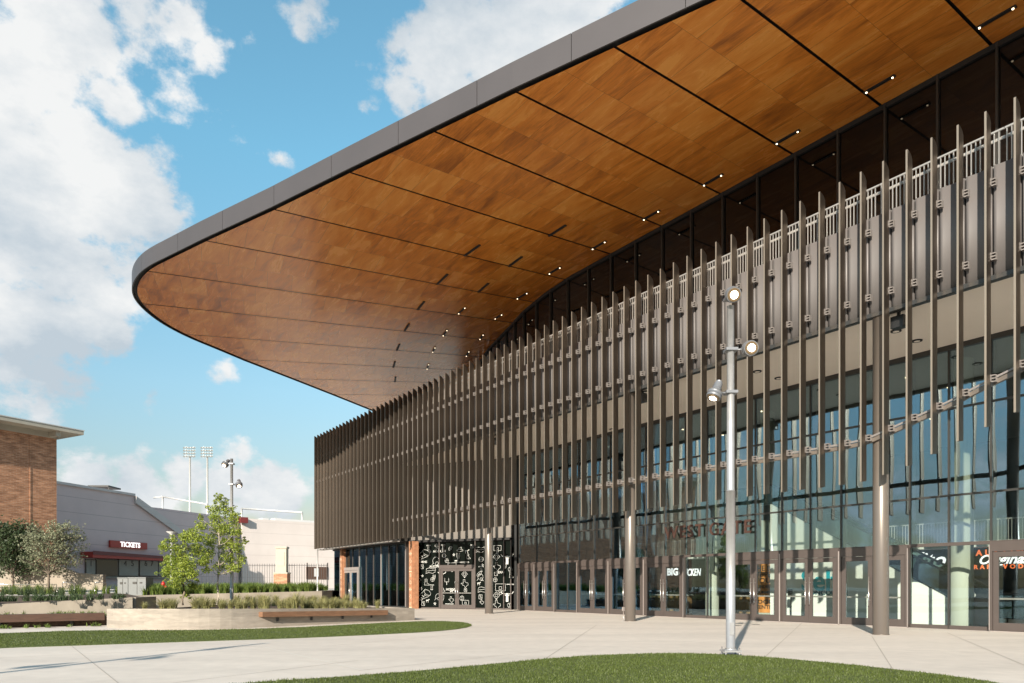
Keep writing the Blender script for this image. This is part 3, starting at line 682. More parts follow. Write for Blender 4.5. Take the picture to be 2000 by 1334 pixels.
# main glass front
ks=lambda k:-10.75-1.355*k
mull=[-38.39,-36.52,-34.53,-33.45]+[ks(k) for k in range(16,-13,-1)]
zt=[(.12,3.04),(3.04,4.78),(4.78,7.88),(7.88,10.0)]
doors=[(-38.39,-36.56),(-36.48,-34.53),(ks(16),ks(14)),(ks(14),ks(12)),(ks(12),ks(10)),(ks(8),ks(6)),(ks(6),ks(4)),(ks(4),ks(2)),(ks(0),ks(-2)),(ks(-6),ks(-8)),(ks(-8),ks(-10))]
def indoor(a,b): return any(x<=(a+b)/2<=y for x,y in doors)
for a,b in zip(mull,mull[1:]):
    for t,(z0,z1) in enumerate(zt):
        if t==0 and indoor(a,b): continue
        mb=MB(); mb.box(a+.035,b-.035,WG-.006,WG+.006,z0+.03,z1-.03); part(mb,'glass_pane',GLASS if t else GLASSD)
for i,a in enumerate(mull):
    mb=MB(); below=any(x+.01<a<y-.01 for x,y in doors); z0=3.04 if below else 0
    mb.box(a-.03,a+.03,WG-.05,WG+.05,z0,10.0); mb.box(a-.045,a+.045,WG+.05,WG+.30,max(z0,3.04),10.0)
    part(mb,'mullion',MULL)
for (z,h) in ((3.04,.12),(4.78,.07),(7.88,.07)):
    mb=MB(); mb.box(mull[0],mull[-1],WG-.053,WG+.053,z-h/2,z+h/2); part(mb,'transom',FRAME if z<4 else MULL)
for a,b in zip(mull,mull[1:]):
    if not indoor(a,b): mb=MB(); mb.box(a+.03,b-.03,WG-.052,WG+.052,0,.14); part(mb,'glazing_sill',FRAME)
for a,b in doors:
    w_=WG-.13
    mb=MB(); mb.box(a+.01,a+.10,w_-.07,w_+.075,0,3.04); mb.box(b-.10,b-.01,w_-.07,w_+.075,0,3.04); mb.box(a+.10,b-.10,w_-.07,w_+.075,2.72,3.04)
    fr=part(mb,'entrance_frame',FRAME)
    mb=MB(); mb.box(a-.002,a+.022,w_-.078,w_-.071,.02,2.95); mb.box(b-.022,b+.002,w_-.078,w_-.071,.02,2.95); mb.box(a+.03,b-.03,w_-.077,w_-.071,.0,.02); part(mb,'frame_edge_trim',EDGE,fr)
    mid=(a+b)/2
    leafdoor(fr,a+.11,mid-.004,w_,2.71,1); leafdoor(fr,mid+.004,b-.11,w_,2.71,-1)
# bronze letters on the transom
mb=MB(); 
for tx,x0,x1 in (('WEST',1298,1374),('GATE',1386,1467)):
    mb=MB(); a=sx(x0,WG-.2); b=sx(x1,WG-.2)
    add_text(mb,tx,.85,((a+b)/2,WG-.2,4.22),(1,0,0),(0,0,1),extr=.03,bold=.012,space=1.25,sxy=.93)
    xs=[v[0] for v in mb.v]; c=(min(xs)+max(xs))/2; k_=(b-a)/(max(xs)-min(xs)); mb.v=[((v[0]-c)*k_+(a+b)/2,v[1],v[2]) for v in mb.v]
    part(mb,'gate_lettering',LETB)

# interior shell
mb=MB(); mb.box(-46,12,WG+.35,48,.004,.02); mb.box(-60,-46.5,SW+.2,40,.004,.02); part(mb,'interior_floor',INTF)
mb=MB(); mb.box(-39,12,WG+.4,48,10.17,10.28); part(mb,'interior_ceiling',INTC)
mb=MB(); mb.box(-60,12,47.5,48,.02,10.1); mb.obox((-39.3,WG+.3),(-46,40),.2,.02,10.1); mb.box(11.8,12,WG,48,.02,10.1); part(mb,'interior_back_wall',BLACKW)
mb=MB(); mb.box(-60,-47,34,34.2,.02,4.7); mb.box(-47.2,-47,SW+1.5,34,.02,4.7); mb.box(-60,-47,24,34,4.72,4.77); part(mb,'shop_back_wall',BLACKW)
# mezzanine with white edge, pale walls behind
mb=MB(); mb.box(-38,12,33.6,47.5,3.2,3.46); part(mb,'mezzanine',WHITE)
s=-34.
while s<10:
    mb=MB(); e=s+3.0
    mb.box(s+.02,e-.02,33.65,33.70,4.30,4.35)
    x=s+.06
    while x<e: mb.box(x-.014,x+.014,33.66,33.69,3.46,4.3); x+=.125
    part(mb,'mezzanine_railing',WHITEM); s+=3.0
mb=MB(); mb.box(-36,-19.5,37.5,37.7,3.4,10.1); part(mb,'gallery_wall',PALE)
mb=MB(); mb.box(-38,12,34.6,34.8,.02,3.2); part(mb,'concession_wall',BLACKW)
for s_ in (-36,-30,-25,-21.8,-18,-13,-8.5,-4):
    for w_ in (30.5,33.5,39):
        mb=MB(); mb.tube([(s_+w_*.1,w_,10.165),(s_+w_*.1,w_,10.13)],[.07,.06],12); part(mb,'ceiling_spot',LAMPS)
# interior round columns
for x_,w_,r_ in ((1878,29.9,.40),(1391,29.6,.33)):
    s_=sx(x_,w_); mb=MB(); mb.tube([(s_,w_,.02),(s_,w_,10.16)],r_,28); part(mb,'interior_column',PALE)
s_=sx(1494,31.0); mb=MB(); mb.tube([(s_,31,.02),(s_,31,10.16)],.46,32); pc=part(mb,'interior_column',PALE)
mb=MB(); mb.tube([(s_,31,.25),(s_,31,3.02)],.475,40,cap=False)
pw=mb.build('poster_wrap',ORANGE,pc)
def cyl_text(mb,body,size,z,ang0=None,k=1.,bold=.01):
    v,f=text_mesh(body,size,extr=.002,bold=bold,sxy=k); b=len(mb.v); r=.482
    va=math.atan2(-P(s_,31)[1],-P(s_,31)[0])+math.atan2(SA,CA)   # bearing of the viewer in the local frame
    for p in v:
        a=va+p[0]/r; mb.v.append((s_+(r+p[2])*math.cos(a),31+(r+p[2])*math.sin(a),z+p[1]))
    for q in f: mb.face([b+i for i in q])
mb=MB()
for tx,sz,z,k in (('THE BIG',.36,2.42,.9),('STEPPERS',.36,2.12,.72),('TOUR',.34,1.82,1.1),('KENDRICK',.22,1.52,.8),('SUMMER',.2,1.25,1.),('MOODY',.27,.78,1.25),('CENTER',.25,.52,1.05)): cyl_text(mb,tx,sz,z,k=k,bold=.006)
mb.build('poster_lettering',BLACKW,pw)

# ------------------------------------------------------------------ things inside the hall
def hall(name,label,cat,group=None):
    o=empty(name,(0,0,0),-math.atan2(SA,CA)); tag(o,label,cat,group); return o
we=30.3
es=hall('escalator','white-sided escalator with glass balustrade behind the entrance glass','escalator')
sa,sb=-21.3,-11.9; za,zb=6.4,1.2
zl=lambda s:za+(zb-za)*(s-sa)/(sb-sa)
mb=MB(); mb.prism_xz([(sa,.02),(sb+.6,.02),(sb+.6,.35),(sb,zl(sb)-.88),(sa,zl(sa)-.88)],we,we+.12); cl=mb.build('side_cladding',WHITE,es)
mb=MB(); mb.prism_xz([(sa-4,za-.9),(sa,za-.88),(sb,zl(sb)-.88),(sb+2,zl(sb)-.88),(sb+2,.05),(sb,.06),(sa,za-1.6),(sa-4,za-1.6)],we+.25,we+1.5); mb.build('truss',MULL,es)
for wv in (we+.2,we+1.4):
    mb=MB(); mb.prism_xz([(sa-3,za-.86),(sa,za-.86),(sb,zl(sb)-.86),(sb+1.8,zl(sb)-.86),(sb+1.8,zl(sb)-.05),(sb,zl(sb)),(sa,za),(sa-3,za)],wv,wv+.02); mb.build('balustrade',GLASSB,es)
    mb=MB(); mb.tube([(sa-3,wv+.01,za+.05),(sa,wv+.01,za+.05),(sb,wv+.01,zl(sb)+.05),(sb+1.6,wv+.01,zl(sb)+.02),(sb+1.9,wv+.01,zl(sb)-.2),(sb+1.85,wv+.01,zl(sb)-.5)],.045,8); mb.build('handrail',IRON,es)
mb=MB(); c=sx(1600,we); zc=zx(1600,1136,we)
add_text(mb,'Self',1.28,(c,we-.012,zc),(1,0,0),(0,0,1),extr=.01,bold=.03)
o=mb.build('teal_lettering',TEAL,cl)
mb=MB(); add_text(mb,'CONCOURSE',.27,(sx(1613,we),we-.012,zx(1600,1158,we)),(1,0,0),(0,0,1),extr=.008,bold=.008,sxy=1.25); mb.build('small_lettering',TEALD,cl)
# signs over the food stands
def sign(label,items,s0,s1,z0,z1,w,back=BLACKW):
    o=hall('fascia_sign',label,'sign','lit signs over the food stands'); mb=MB(); mb.box(s0,s1,w,w+.08,z0,z1); mb.build('sign_board',back,o)
    mats=[]; 
    for (tx,size,x,y,mat,kw) in items:
        mb=MB(); add_text(mb,tx,size,(sx(x,w),w-.02,zx(x,y,w)),(1,0,0),(0,0,1),extr=.012,**kw); mb.build('lettering',mat,o)
    return o
sign('black sign with BIG CHICKEN in white capitals over a dark food counter',[('BIG',.60,1314,1117.5,LETW,dict(bold=.022)),('CHICKEN',.60,1347,1118.5,LETW,dict(shear=.2,bold=.012,sxy=.66))],-29.8,-22.2,1.9,2.9,34.4)
sign('dark sign with the white script word Tito partly hidden by the escalator',[('Tito\'s',1.0,1818,1095,LETW,dict(shear=.4,bold=.012,sxy=1.0))],-17.2,-11.2,1.9,3.19,34.4)
sign('dark sign reading AUSTIN Original CRAFT VODKA in orange and white',[('AUSTIN',.34,1952,1079,LETO,dict(bold=.012,space=1.7)),('Original',.56,1956,1093,LETW,dict(shear=.4,bold=.012)),('CRAFT VODKA',.25,1956,1107,LETO,dict(bold=.008,space=1.75))],-11.1,-3,1.6,3.19,34.4)
for x0,x1,lab in ((1262,1330,'oak-fronted food counter with pale top under the white capitals sign'),(1440,1470,'oak-fronted food counter with pale top beside the orange poster column')):
    o=hall('food_counter',lab,'counter','food counters in the hall'); w_=32.4; a,b=sx(x0-12,w_),sx(x1+6,w_)
    mb=MB(); n=5
    for i in range(n): mb.box(a+(b-a)*i/n+.01,a+(b-a)*(i+1)/n-.01,w_,w_+.7,.1,1.0)
    mb.build('counter_front',OAK,o); mb=MB(); mb.box(a-.05,b+.05,w_-.05,w_+.75,1.0,1.08); mb.build('counter_top',WHITE,o); mb=MB(); mb.box(a+.03,b-.03,w_+.03,w_+.65,.02,.1); mb.build('plinth',BLACKW,o)
o=hall('waste_bin','green lidded waste bin inside the doors, left of the second bronze column','bin')
s_=sx(1201,29.6); mb=MB(); mb.tube([(s_,29.6,.03),(s_,29.6,.95)],[.24,.31],24); mb.build('bin_body',GREENB,o)
mb=MB(); mb.tube([(s_,29.6,.95),(s_,29.6,1.02),(s_,29.6,1.06)],[.33,.33,.26],24); mb.build('lid',GREENB,o)
mb=MB(); v=Vector((-.62,-.78)).normalized(); mb.box(s_-.1,s_+.1,29.6-.325,29.6-.31,.72,.86); mb.build('bin_label',WHITE,o)
for x_,lab in ((1219,'white slim queue post just left of the second bronze column'),(1241,'white slim queue post just right of the second bronze column')):
    o=hall('queue_post',lab,'post'); s_=sx(x_,29.0); mb=MB(); mb.tube([(s_,29,.02),(s_,29,.06)],.16,20); mb.build('post_base',WHITEM,o); mb=MB(); mb.tube([(s_,29,.06),(s_,29,1.6)],.055,14); mb.build('post_shaft',WHITEM,o)
o=hall('ticket_scanner','black ticket scanner on a thin stand behind the glass below the teal letters','scanner')
s_=sx(1545,29.3); mb=MB(); mb.tube([(s_,29.3,.02),(s_,29.3,1.3)],.03,10); mb.tube([(s_,29.3,.02),(s_,29.3,.05)],.2,18); mb.build('stand',BLACKW,o); mb=MB(); mb.box(s_-.12,s_+.08,29.22,29.3,1.05,1.42); mb.build('reader_head',BLACKW,o)
o=hall('kiosk','black upright kiosk with a white drop emblem behind the right-hand glass','kiosk')
s_=sx(1909,30.2); mb=MB(); mb.box(s_-.42,s_+.42,30.2,30.7,.03,1.45); mb.build('cabinet',BLACKW,o); mb=MB()
mb.prism_xz([(s_-.14+.09*math.cos(R(a)),1.2+.09*math.sin(R(a))) for a in range(-220,41,20)]+[(s_-.14,1.38)],30.185,30.199); mb.build('emblem',INK,o)
o=hall('merchandise_rack','clothes rack with a red top and pale garments inside the corner shop','rack')
s_=sx(755,26.5); mb=MB(); mb.tube([(s_-.8,26.5,.03),(s_-.8,26.5,1.6),(s_+.8,26.5,1.6),(s_+.8,26.5,.03)],.02,8); mb.build('rack_frame',STEEL,o)
for i,mt in enumerate((WHITEM,RED,WHITEM,OAK)):
    mb=MB(); x=s_-.6+i*.38; mb.prism_xz([(x-.12,1.55),(x+.12,1.55),(x+.2,1.35),(x+.15,.75),(x-.15,.75),(x-.2,1.35)],26.44,26.52); mb.build('garment',mt,o)

# ------------------------------------------------------------------ GROUND
def plane_obj(name,pts,z,mat,kind='structure'):
    mb=MB(); mb.v=[(p[0],p[1],z) for p in pts]; mb.face(range(len(pts))); o=mb.build(name,mat); tag(o,kind=kind); return o
GFAR=M('far_ground',(.58,.53,.46),.9,noise=.2,nscale=.05)
plane_obj('ground',[(-1500,-1500),(1500,-1500),(1500,1500),(-1500,1500)],-.03,GFAR)
plane_obj('plaza_paving',[(-90,-60),(90,-60),(90,75),(-10,75),(-15.6,62.3),(-13.25,50),(-23,44.2),(-17.6,35.3),(-16.9,32.1),(-21.3,30.1),(-90,0)],0,PLAZA)
# saw-cut joints in the paving
JD=M('paving_joint',(.38,.335,.29),.9); JL=M('pale_sealed_joint',(.62,.59,.55),.8)
def joint(px,mat,w=.022,name='paving_joints'):
    a=gp(*px[0]); b=gp(*px[1]); mb=MB(); d=Vector((b[0]-a[0],b[1]-a[1])).normalized(); n=Vector((-d.y,d.x))*w/2
    mb.v=[(a[0]+n.x,a[1]+n.y,.004),(a[0]-n.x,a[1]-n.y,.004),(b[0]-n.x,b[1]-n.y,.004),(b[0]+n.x,b[1]+n.y,.004)]; mb.face((0,3,2,1)); return mb
JO=MB()
for px in (((140,1262),(238,1340)),((1490,1287),(1566,1217)),((1703,1243),(1744,1308)),((1850,1236),(2040,1316)),((1165,1221),(1060,1290)),((930,1215),(1010,1203)),((640,1262),(1180,1213)),((250,1345),(700,1290)),((-100,1290),(500,1262)),((1250,1250),(2050,1280)),((700,1310),(1150,1262)),((1000,1213),(1500,1222)),((850,1240),(1450,1240)),((1600,1226),(2050,1262))):
    m_=joint(px,JD,.016); b=len(JO.v); JO.v+=m_.v; JO.face([b+i for i in m_.f[0]])
tag(JO.build('paving_joints',JD),kind='structure')
m_=joint(((452,1249),(742,1317)),JL,.03); tag(m_.build('pale_paving_joint',JL),kind='structure')

def turf(name,pts,label_n,blades,seed):
    r=np.random.default_rng(seed)
    mb=MB(); mb.prism(pts,-.02,.012); o=mb.build(name,TURFB); tag(o,kind='structure')
    A=np.array(pts); lo,hi=A.min(0),A.max(0)
    # sample near-weighted
    n=blades*3; q=lo+(hi-lo)*r.random((n,2))
    inside=np.zeros(n,bool); j=len(A)-1
    for i in range(len(A)):
        xi,yi=A[i]; xj,yj=A[j]; c=((yi>q[:,1])!=(yj>q[:,1]))&(q[:,0]<(xj-xi)*(q[:,1]-yi)/(yj-yi+1e-12)+xi); inside^=c; j=i
    q=q[inside][:blades]; n=len(q)
    h=r.uniform(.018,.042,n)*(1+.25*np.sin(q[:,0]*3)*np.sin(q[:,1]*2.3)); wd=.008; a=r.random(n)*6.283; ln=r.normal(0,.014,(n,2))
    dx,dy=np.cos(a)*wd,np.sin(a)*wd; z=np.full(n,.008)
    V=np.stack([np.stack([q[:,0]-dx,q[:,1]-dy,z],1),np.stack([q[:,0]+dx,q[:,1]+dy,z],1),np.stack([q[:,0]+ln[:,0],q[:,1]+ln[:,1],z+h],1)],1)
    g=quads('turf_grass',V,TURF); tag(g,label_n,'grass',kind='stuff')
def smooth_closed(p,n=2):
    for _ in range(n):
        q=[]
        for a,b in zip(p,p[1:]+p[:1]): q+=[(a[0]*.75+b[0]*.25,a[1]*.75+b[1]*.25),(a[0]*.25+b[0]*.75,a[1]*.25+b[1]*.75)]
        p=q
    return p
t1=[gp(x,y) for x,y in ((-500,1262),(-200,1249),(0,1237.5),(180,1231.5),(370,1231.8),(560,1227),(700,1219.5),(800,1214.5),(860,1213.3),(905,1215.5),(926,1221),(905,1228),(840,1234.5),(700,1241.5),(560,1247.5),(400,1252.5),(140,1261.5),(0,1266),(-200,1277),(-500,1300))]
turf('turf_strip',smooth_closed(t1,1),'short artificial turf strip in front of the low concrete planter',90000,5)
t2=[gp(x,y) for x,y in ((-300,1500),(300,1352),(480,1334.5),(700,1321),(900,1304),(1040,1290),(1150,1281.5),(1250,1277.5),(1330,1276.8),(1420,1279),(1520,1286),(1700,1303),(1850,1320),(1960,1336),(2200,1400),(2400,1600),(1000,1900))]
turf('turf_lawn',smooth_closed(t2,1),'short artificial turf lawn in the foreground below the lamp pole',150000,6)

# ------------------------------------------------------------------ PLANTER AND LEFT SITE WORKS
pl=chaikin([(-15.2,27.1),(-14.5,26.4),(-13.2,25.7),(-11.9,25.35),(-10.6,25.7),(-9.4,26.85),(-8.2,28.35)],0,6,2)+[(-4.45,33.0),(-4.9,33.5),(-9.3,40.5),(-13.0,46),(-16.2,42),(-15.9,34)]
ztop=lambda x,y:.74-.026*max(0,min(7.5,y-25.5))
planter=empty('planter',(-10,30,0)); tag(planter,'long low board-marked concrete planter with rounded front and planted grasses','planter')
off=(-10,30)
def rel(p): return [(x-off[0],y-off[1]) for x,y in p]
def inset(poly,d):
    out=[];n=len(poly)
    for i in range(n):
        a=Vector(poly[i-1]);b=Vector(poly[i]);c=Vector(poly[(i+1)%n]); t=((b-a).normalized()+(c-b).normalized()).normalized(); nn=Vector((-t.y,t.x)); out.append((b.x+nn.x*d,b.y+nn.y*d))
    return out
inn_=inset(pl,.22)
mb=MB(); n=len(pl); a=rel(pl); b_=rel(inn_)
mb.v=[(p[0],p[1],0) for p in a]+[(p[0],p[1],ztop(p[0]+off[0],p[1]+off[1])) for p in a]+[(p[0],p[1],ztop(p[0]+off[0],p[1]+off[1])) for p in b_]+[(p[0],p[1],.3) for p in b_]
for i in range(n):
    j=(i+1)%n
    for r_ in range(3): mb.face((r_*n+i,r_*n+j,(r_+1)*n+j,(r_+1)*n+i))
pw_=mb.build('planter_wall',CONC,planter)
mb=MB(); mb.v=[(p[0],p[1],ztop(p[0]+off[0],p[1]+off[1])-.06) for p in b_]; mb.face(range(n)); mb.build('soil',SOIL,planter)
# timber seat let into the planter front
pa=gp(505,1222.5); 
d=(Vector((-4.45,33.0))-Vector((-8.2,28.35))).normalized(); nrm=Vector((d.y,-d.x))
def on_front(x):
    t=(x-1000)/F; p0=Vector((-8.2,28.35)); u=(t*p0.y-p0.x)/(d.x-t*d.y); return p0+d*u
p0=on_front(506)+nrm*.02; p1=on_front(751)+nrm*.02
seat=empty('bench',(p0.x,p0.y,0)); tag(seat,'reddish timber bench slab projecting from the planter front','bench')
mb=MB()
q0=Vector((0,0)); q1=p1-p0
mid0=q0+nrm*.03; mid1=q1+nrm*.03
mb.obox((mid0.x,mid0.y),(mid1.x,mid1.y),.36,(.40,.29),(.585,.50)); mb.build('seat',BENCH,seat)
for i in range(4):
    mb=MB(); c=q0+(q1-q0)*((i+.5)/4)+nrm*.02; mb.box(c.x-.04,c.x+.04,c.y-.04,c.y+.04,.2,.33); mb.build('bench_bracket',IRON,seat)
# lower left bench, low walls
bl0=gp(-260,1239); bl1=gp(209,1222); 
o=empty('bench',(bl1[0],bl1[1],0)); tag(o,'long dark timber bench running left along the lower concrete wall','bench')
mb=MB(); a_=(-16.0,28.35); l_=(-27,20.6)
dl=Vector((l_[0]-a_[0],l_[1]-a_[1])); L_=dl.length; dl.normalize()
for i in range(3):
    s0_=a_[0]+dl.x*(i*L_/3+.012),a_[1]+dl.y*(i*L_/3+.012); s1_=a_[0]+dl.x*((i+1)*L_/3-.012),a_[1]+dl.y*((i+1)*L_/3-.012)
    mb.obox((s0_[0]-bl1[0],s0_[1]-bl1[1]),(s1_[0]-bl1[0],s1_[1]-bl1[1]),.5,.22,.50)
mb.build('seat',BENCHD,o)
for i in range(6):
    mb=MB(); c=(a_[0]+dl.x*(i+.5)*L_/6-bl1[0],a_[1]+dl.y*(i+.5)*L_/6-bl1[1]); mb.box(c[0]-.05,c[0]+.05,c[1]+.02,c[1]+.12,0,.22); mb.build('leg',IRON,o)
mb=MB(); mb.obox((-21.3,30.0),(-16.8,32.0),.3,0,(.80,1.05)); mb.obox((-48,18.1),(-21.301,29.999),.3,0,(.3,.80)); mb.obox((-16.9,32.15),(-17.5,35.2),.3,0,(1.05,1.05))
tag(mb.build('retaining_wall',CONC2),'low tan concrete retaining wall behind the dark timber bench','wall')
mb=MB(); mb.obox((-23,44),(-13.2,50.0),.3,0,(1.0,1.24)); mb.obox((-23,43.8),(-17.8,35.3),.3,0,(1.0,1.0)); mb.obox((-13.35,50.1),(-15.6,62.2),.3,0,(1.24,1.24))
tag(mb.build('retaining_wall',CONC2),'long grey-brown concrete retaining wall below the grass strip','wall')
# raised ground beyond
Ff=[(-70,8,.25),(-48.1,18.2,.27),(-21.35,30.1,.75),(-16.95,32.1,.98),(-17.7,35.3,.95),(-23.1,44.0,.95),(-13.35,50.05,1.18),(-15.7,62.3,1.2),(0,76,1.2),(80,120,1.2)]
Mm=[(-80,20,.9),(-50,30,1.0),(-30,38,1.08),(-25,38.5,1.05),(-24.5,40,1.05),(-26,48,1.14),(-15.5,56,1.21),(-19,68,1.22),(-4,84,1.25),(78,130,1.25)]
Bb=[(-900,100,1.3),(-800,200,1.3),(-700,400,1.3),(-500,700,1.3),(-400,900,1.3),(-300,1000,1.3),(-200,1000,1.3),(-100,1000,1.3),(0,1000,1.3),(600,1000,1.3)]
mb=MB(); n=len(Ff); mb.v=Ff+Mm+Bb
for i in range(n-1): mb.face((i,i+1,n+i+1,n+i)); mb.face((n+i,n+i+1,2*n+i+1,2*n+i),1)
tag(mb.build('raised_ground',[SOIL,GFAR]),kind='structure')
# ramp wall at the far left with handrail
Y_=47.
def xz(x,y,Y=Y_): return ((x-1000)/F*Y,EYE+(HZ-y)/F*Y)
prof=[xz(-60,1152),xz(201,1152),xz(201,1122.5),xz(150,1119),xz(126,1109),xz(60,1103),xz(-60,1098)]
mb=MB(); mb.prism_xz(prof,Y_,Y_+.35); rw=mb.build('ramp_wall',M('ramp_concrete',(.29,.25,.205),.85,noise=.08,nscale=.8)); tag(rw,'cream concrete ramp wall with a stepped-down end behind the two left trees','wall')
mb=MB(); mb.tube([( xz(-60,1141)[0],Y_-.5,xz(0,1141)[1]),(xz(120,1142)[0],Y_-.5,xz(120,1142)[1])],.025,8)
for x in (-20,50,120): mb.tube([(xz(x,1141)[0],Y_-.5,1.0),(xz(x,1141)[0],Y_-.5,xz(x,1141)[1])],.025,8)
hr=mb.build('handrail',STEEL); tag(hr,'thin steel handrail in front of the cream ramp wall','handrail')

# ------------------------------------------------------------------ BRICK HALL, STADIUM
# brick building: corner at photo column 112
bc=Vector((-41.6,66.0)); bd=Vector((-2.3,-4.1)).normalized(); bn=Vector((bd.y,-bd.x))  # bd runs towards the viewer along the wall
BB=empty('brick_building',(bc.x,bc.y,1.1),math.atan2(bd.y,bd.x)); tag(BB,'tall tan brick building with an overhanging cream roof edge','building')
# local x runs along wall towards viewer, local y to the right of that direction = outward(+) or inward
HB=14.55
mb=MB(); mb.box(0,28,-22,0,0,HB-.62); 
side=1
o=mb.build('brick_wall',BRICK,BB)
mb=MB(); mb.box(-.05,28.05,-22.05,.05,HB-.62,HB-.1); mb.build('cornice',CREAM,BB)
mb=MB(); mb.box(-1.6,29.6,-23.6,1.5,HB-.1,HB+.25); mb.build('roof_slab',CREAM,BB)
mb=MB(); mb.box(-1.65,29.65,-23.65,1.55,HB+.25,HB+.33); mb.build('roof_edge',WHITEM,BB)
for i in range(6): 
    mb=MB(); mb.box(i*5.+.3,i*5.+.7,.05,1.2,HB-.55,HB-.1); mb.build('roof_bracket',CREAM,BB)
mb=MB(); mb.box(2.2,2.32,.0,.03,.0,HB-.62); mb.build('expansion_joint',BRICK,BB)

# stadium shaded wall through (x=115, Z=77) and (472, 111.7)
A_=Vector(((115-1000)/F*80.6,80.6)); B_=Vector(((472-1000)/F*111.7,111.7)); C_=Vector(((640-1000)/F*121,121.)); ST=empty('stadium',(A_.x,A_.y,1.25)); tag(ST,'pale panelled stadium building with ticket windows and a sloping parapet','stadium')
dAB=(B_-A_).normalized(); dBC=(C_-B_).normalized()
def spx(x,P0=A_,D=dAB):   # distance along the wall line for a photo column
    t=(x-1000)/F; return (t*P0.y-P0.x)/(D.x-t*D.y)
def zat(x,y,P0=A_,D=dAB):
    u=spx(x,P0,D); Y=P0.y+D.y*u; return EYE+(HZ-y)/F*Y-1.25
W1=empty('shaded_wing'); W1.parent=ST; W1.rotation_euler=(0,0,math.atan2(dAB.y,dAB.x))
u=lambda x:spx(x)
pr=[(u(60),0),(u(385),0),(u(372),zat(372,1060)),(u(345),zat(345,1030)),(u(262),zat(262,969)),(u(180),zat(180,951)),(u(115),zat(115,943)),(u(60),zat(60,937))]
mb=MB(); mb.prism_xz(pr,-.0,12.0); mb.build('wing_wall',STAD,W1)
# sloping parapet coping in the sunlit panel colour
mb=MB()
for (xa,ya),(xb,yb) in (((262,969),(345,1030)),((345,1030),(372,1060))):
    mb.prism_xz([(u(xa),zat(xa,ya)),(u(xb),zat(xb,yb)),(u(xb),zat(xb,yb)-.9),(u(xa),zat(xa,ya)-.9)],-.35,-.005)
mb.build('parapet_coping',STADL,W1)
mb=MB(); mb.prism_xz([(u(262),zat(262,969)+.01),(u(262),zat(262,969)+.3),(u(60),zat(60,937)+.3),(u(60),zat(60,937)+.01)],-.2,.2); mb.build('wall_capping',STADL,W1)
W2=empty('rear_wing'); W2.parent=ST; W2.rotation_euler=W1.rotation_euler
mb=MB(); mb.prism_xz([(u(300),.01),(u(472),.01),(u(472),zat(472,1012)),(u(320),zat(320,992)),(u(300),zat(300,990))],.6,14.); mb.build('wing_wall',STAD,W2)
W3=empty('sunlit_wing'); W3.parent=ST; W3.location=(B_.x-A_.x,B_.y-A_.y,0); W3.rotation_euler=(0,0,math.atan2(dBC.y,dBC.x))
v=lambda x:spx(x,B_,dBC); zz=lambda x,y:zat(x,y,B_,dBC)
mb=MB(); mb.prism_xz([(v(473),.02),(v(760),.02),(v(760),zz(760,1030)),(v(628),zz(628,1022)),(v(473),zz(473,1012))],0,10); mb.build('wing_wall',STADL,W3)
mb=MB(); mb.box(v(466),v(480),-1.0,-.02,zz(473,1022),zz(473,1011)); mb.build('roof_drain_box',REDD,W3)
mb=MB(); mb.box(v(598),v(640),-.15,-.01,zz(610,1131),zz(610,1107)); wb=mb.build('wall_window',BENCHD,W3); mb=MB(); mb.box(v(612),v(622),-.2,-.16,zz(610,1126),zz(610,1110)); mb.build('window_pane',WHITEM,wb)
for xx in (527,552): mb=MB(); mb.box(v(xx),v(xx+12),3,5,zz(xx,1019),zz(xx,1009)); mb.build('roof_vent',WHITEM,W3)
mb=MB(); mb.box(v(570),v(760),8,8.3,zz(600,1020),zz(600,1007)); mb.build('rear_parapet',WHITEM,W3)
# ticket booths
TK=empty('ticket_front'); TK.parent=ST; TK.rotation_euler=W1.rotation_euler
zc1,zc0=zat(200,1080),zat(200,1093)
mb=MB(); mb.prism_xz([(u(157),zc0+.1),(u(330),zat(330,1097)),(u(330),zat(330,1090)),(u(157),zc1)],-1.8,-.01,0); cn=mb.build('awning',RED,TK)
mb=MB(); mb.prism_xz([(u(157)-.02,zc0+.45),(u(330),zat(330,1093)),(u(330),zat(330,1089)),(u(157)-.02,zc1+.1)],-1.86,-1.81); mb.build('awning_front',REDD,cn)
xs_=[(167,184,0),(187,228,1),(231,268,0),(272,307,0),(309,330,0)]
for x0,x1,dk in xs_:
    zb_,zt_=zat((x0+x1)/2,1124.5),zat((x0+x1)/2,1094)
    mb=MB(); mb.box(u(x0)-.1,u(x1)+.1,-.1,-.01,zb_-.12,zt_+.1); wf=mb.build('booth_window',MULL,TK)
    mb=MB(); mb.box(u(x0),u(x1),-.14,-.11,zb_,zt_); mb.build('window_pane',WIND if dk else WIN,wf)
mb=MB()
for x_,tx in ((176,'1'),(243,'4'),(257,'5'),(283,'6'),(295,'7')): add_text(mb,tx,1.0,(u(x_),-.16,zat(x_,1101)),(1,0,0),(0,0,1),extr=.01)
mb.build('booth_number',BLACKW,TK)
mb=MB(); mb.box(u(160),u(330),-.5,-.01,zat(230,1129),zat(230,1126.5)); mb.build('counter_ledge',CONC2,TK)
sg=empty('ticket_sign'); sg.parent=TK
zsa,zsb=zat(247,1071),zat(247,1058)
mb=MB(); mb.box(u(212),u(284),-.3,-.02,zsa,zsb); mb.build('sign_board',RED,sg)
mb=MB(); add_text(mb,'TICKETS',1.0,((u(231)+u(270))/2,-.32,(zsa+zsb)/2),(1,0,0),(0,0,1),extr=.02,bold=.03)
xs=[q[0] for q in mb.v]; zs_=[q[2] for q in mb.v]; c=(min(xs)+max(xs))/2; cz=(min(zs_)+max(zs_))/2; k1=(u(270)-u(231))/(max(xs)-min(xs)); k2=.78*(zsb-zsa)/(max(zs_)-min(zs_))
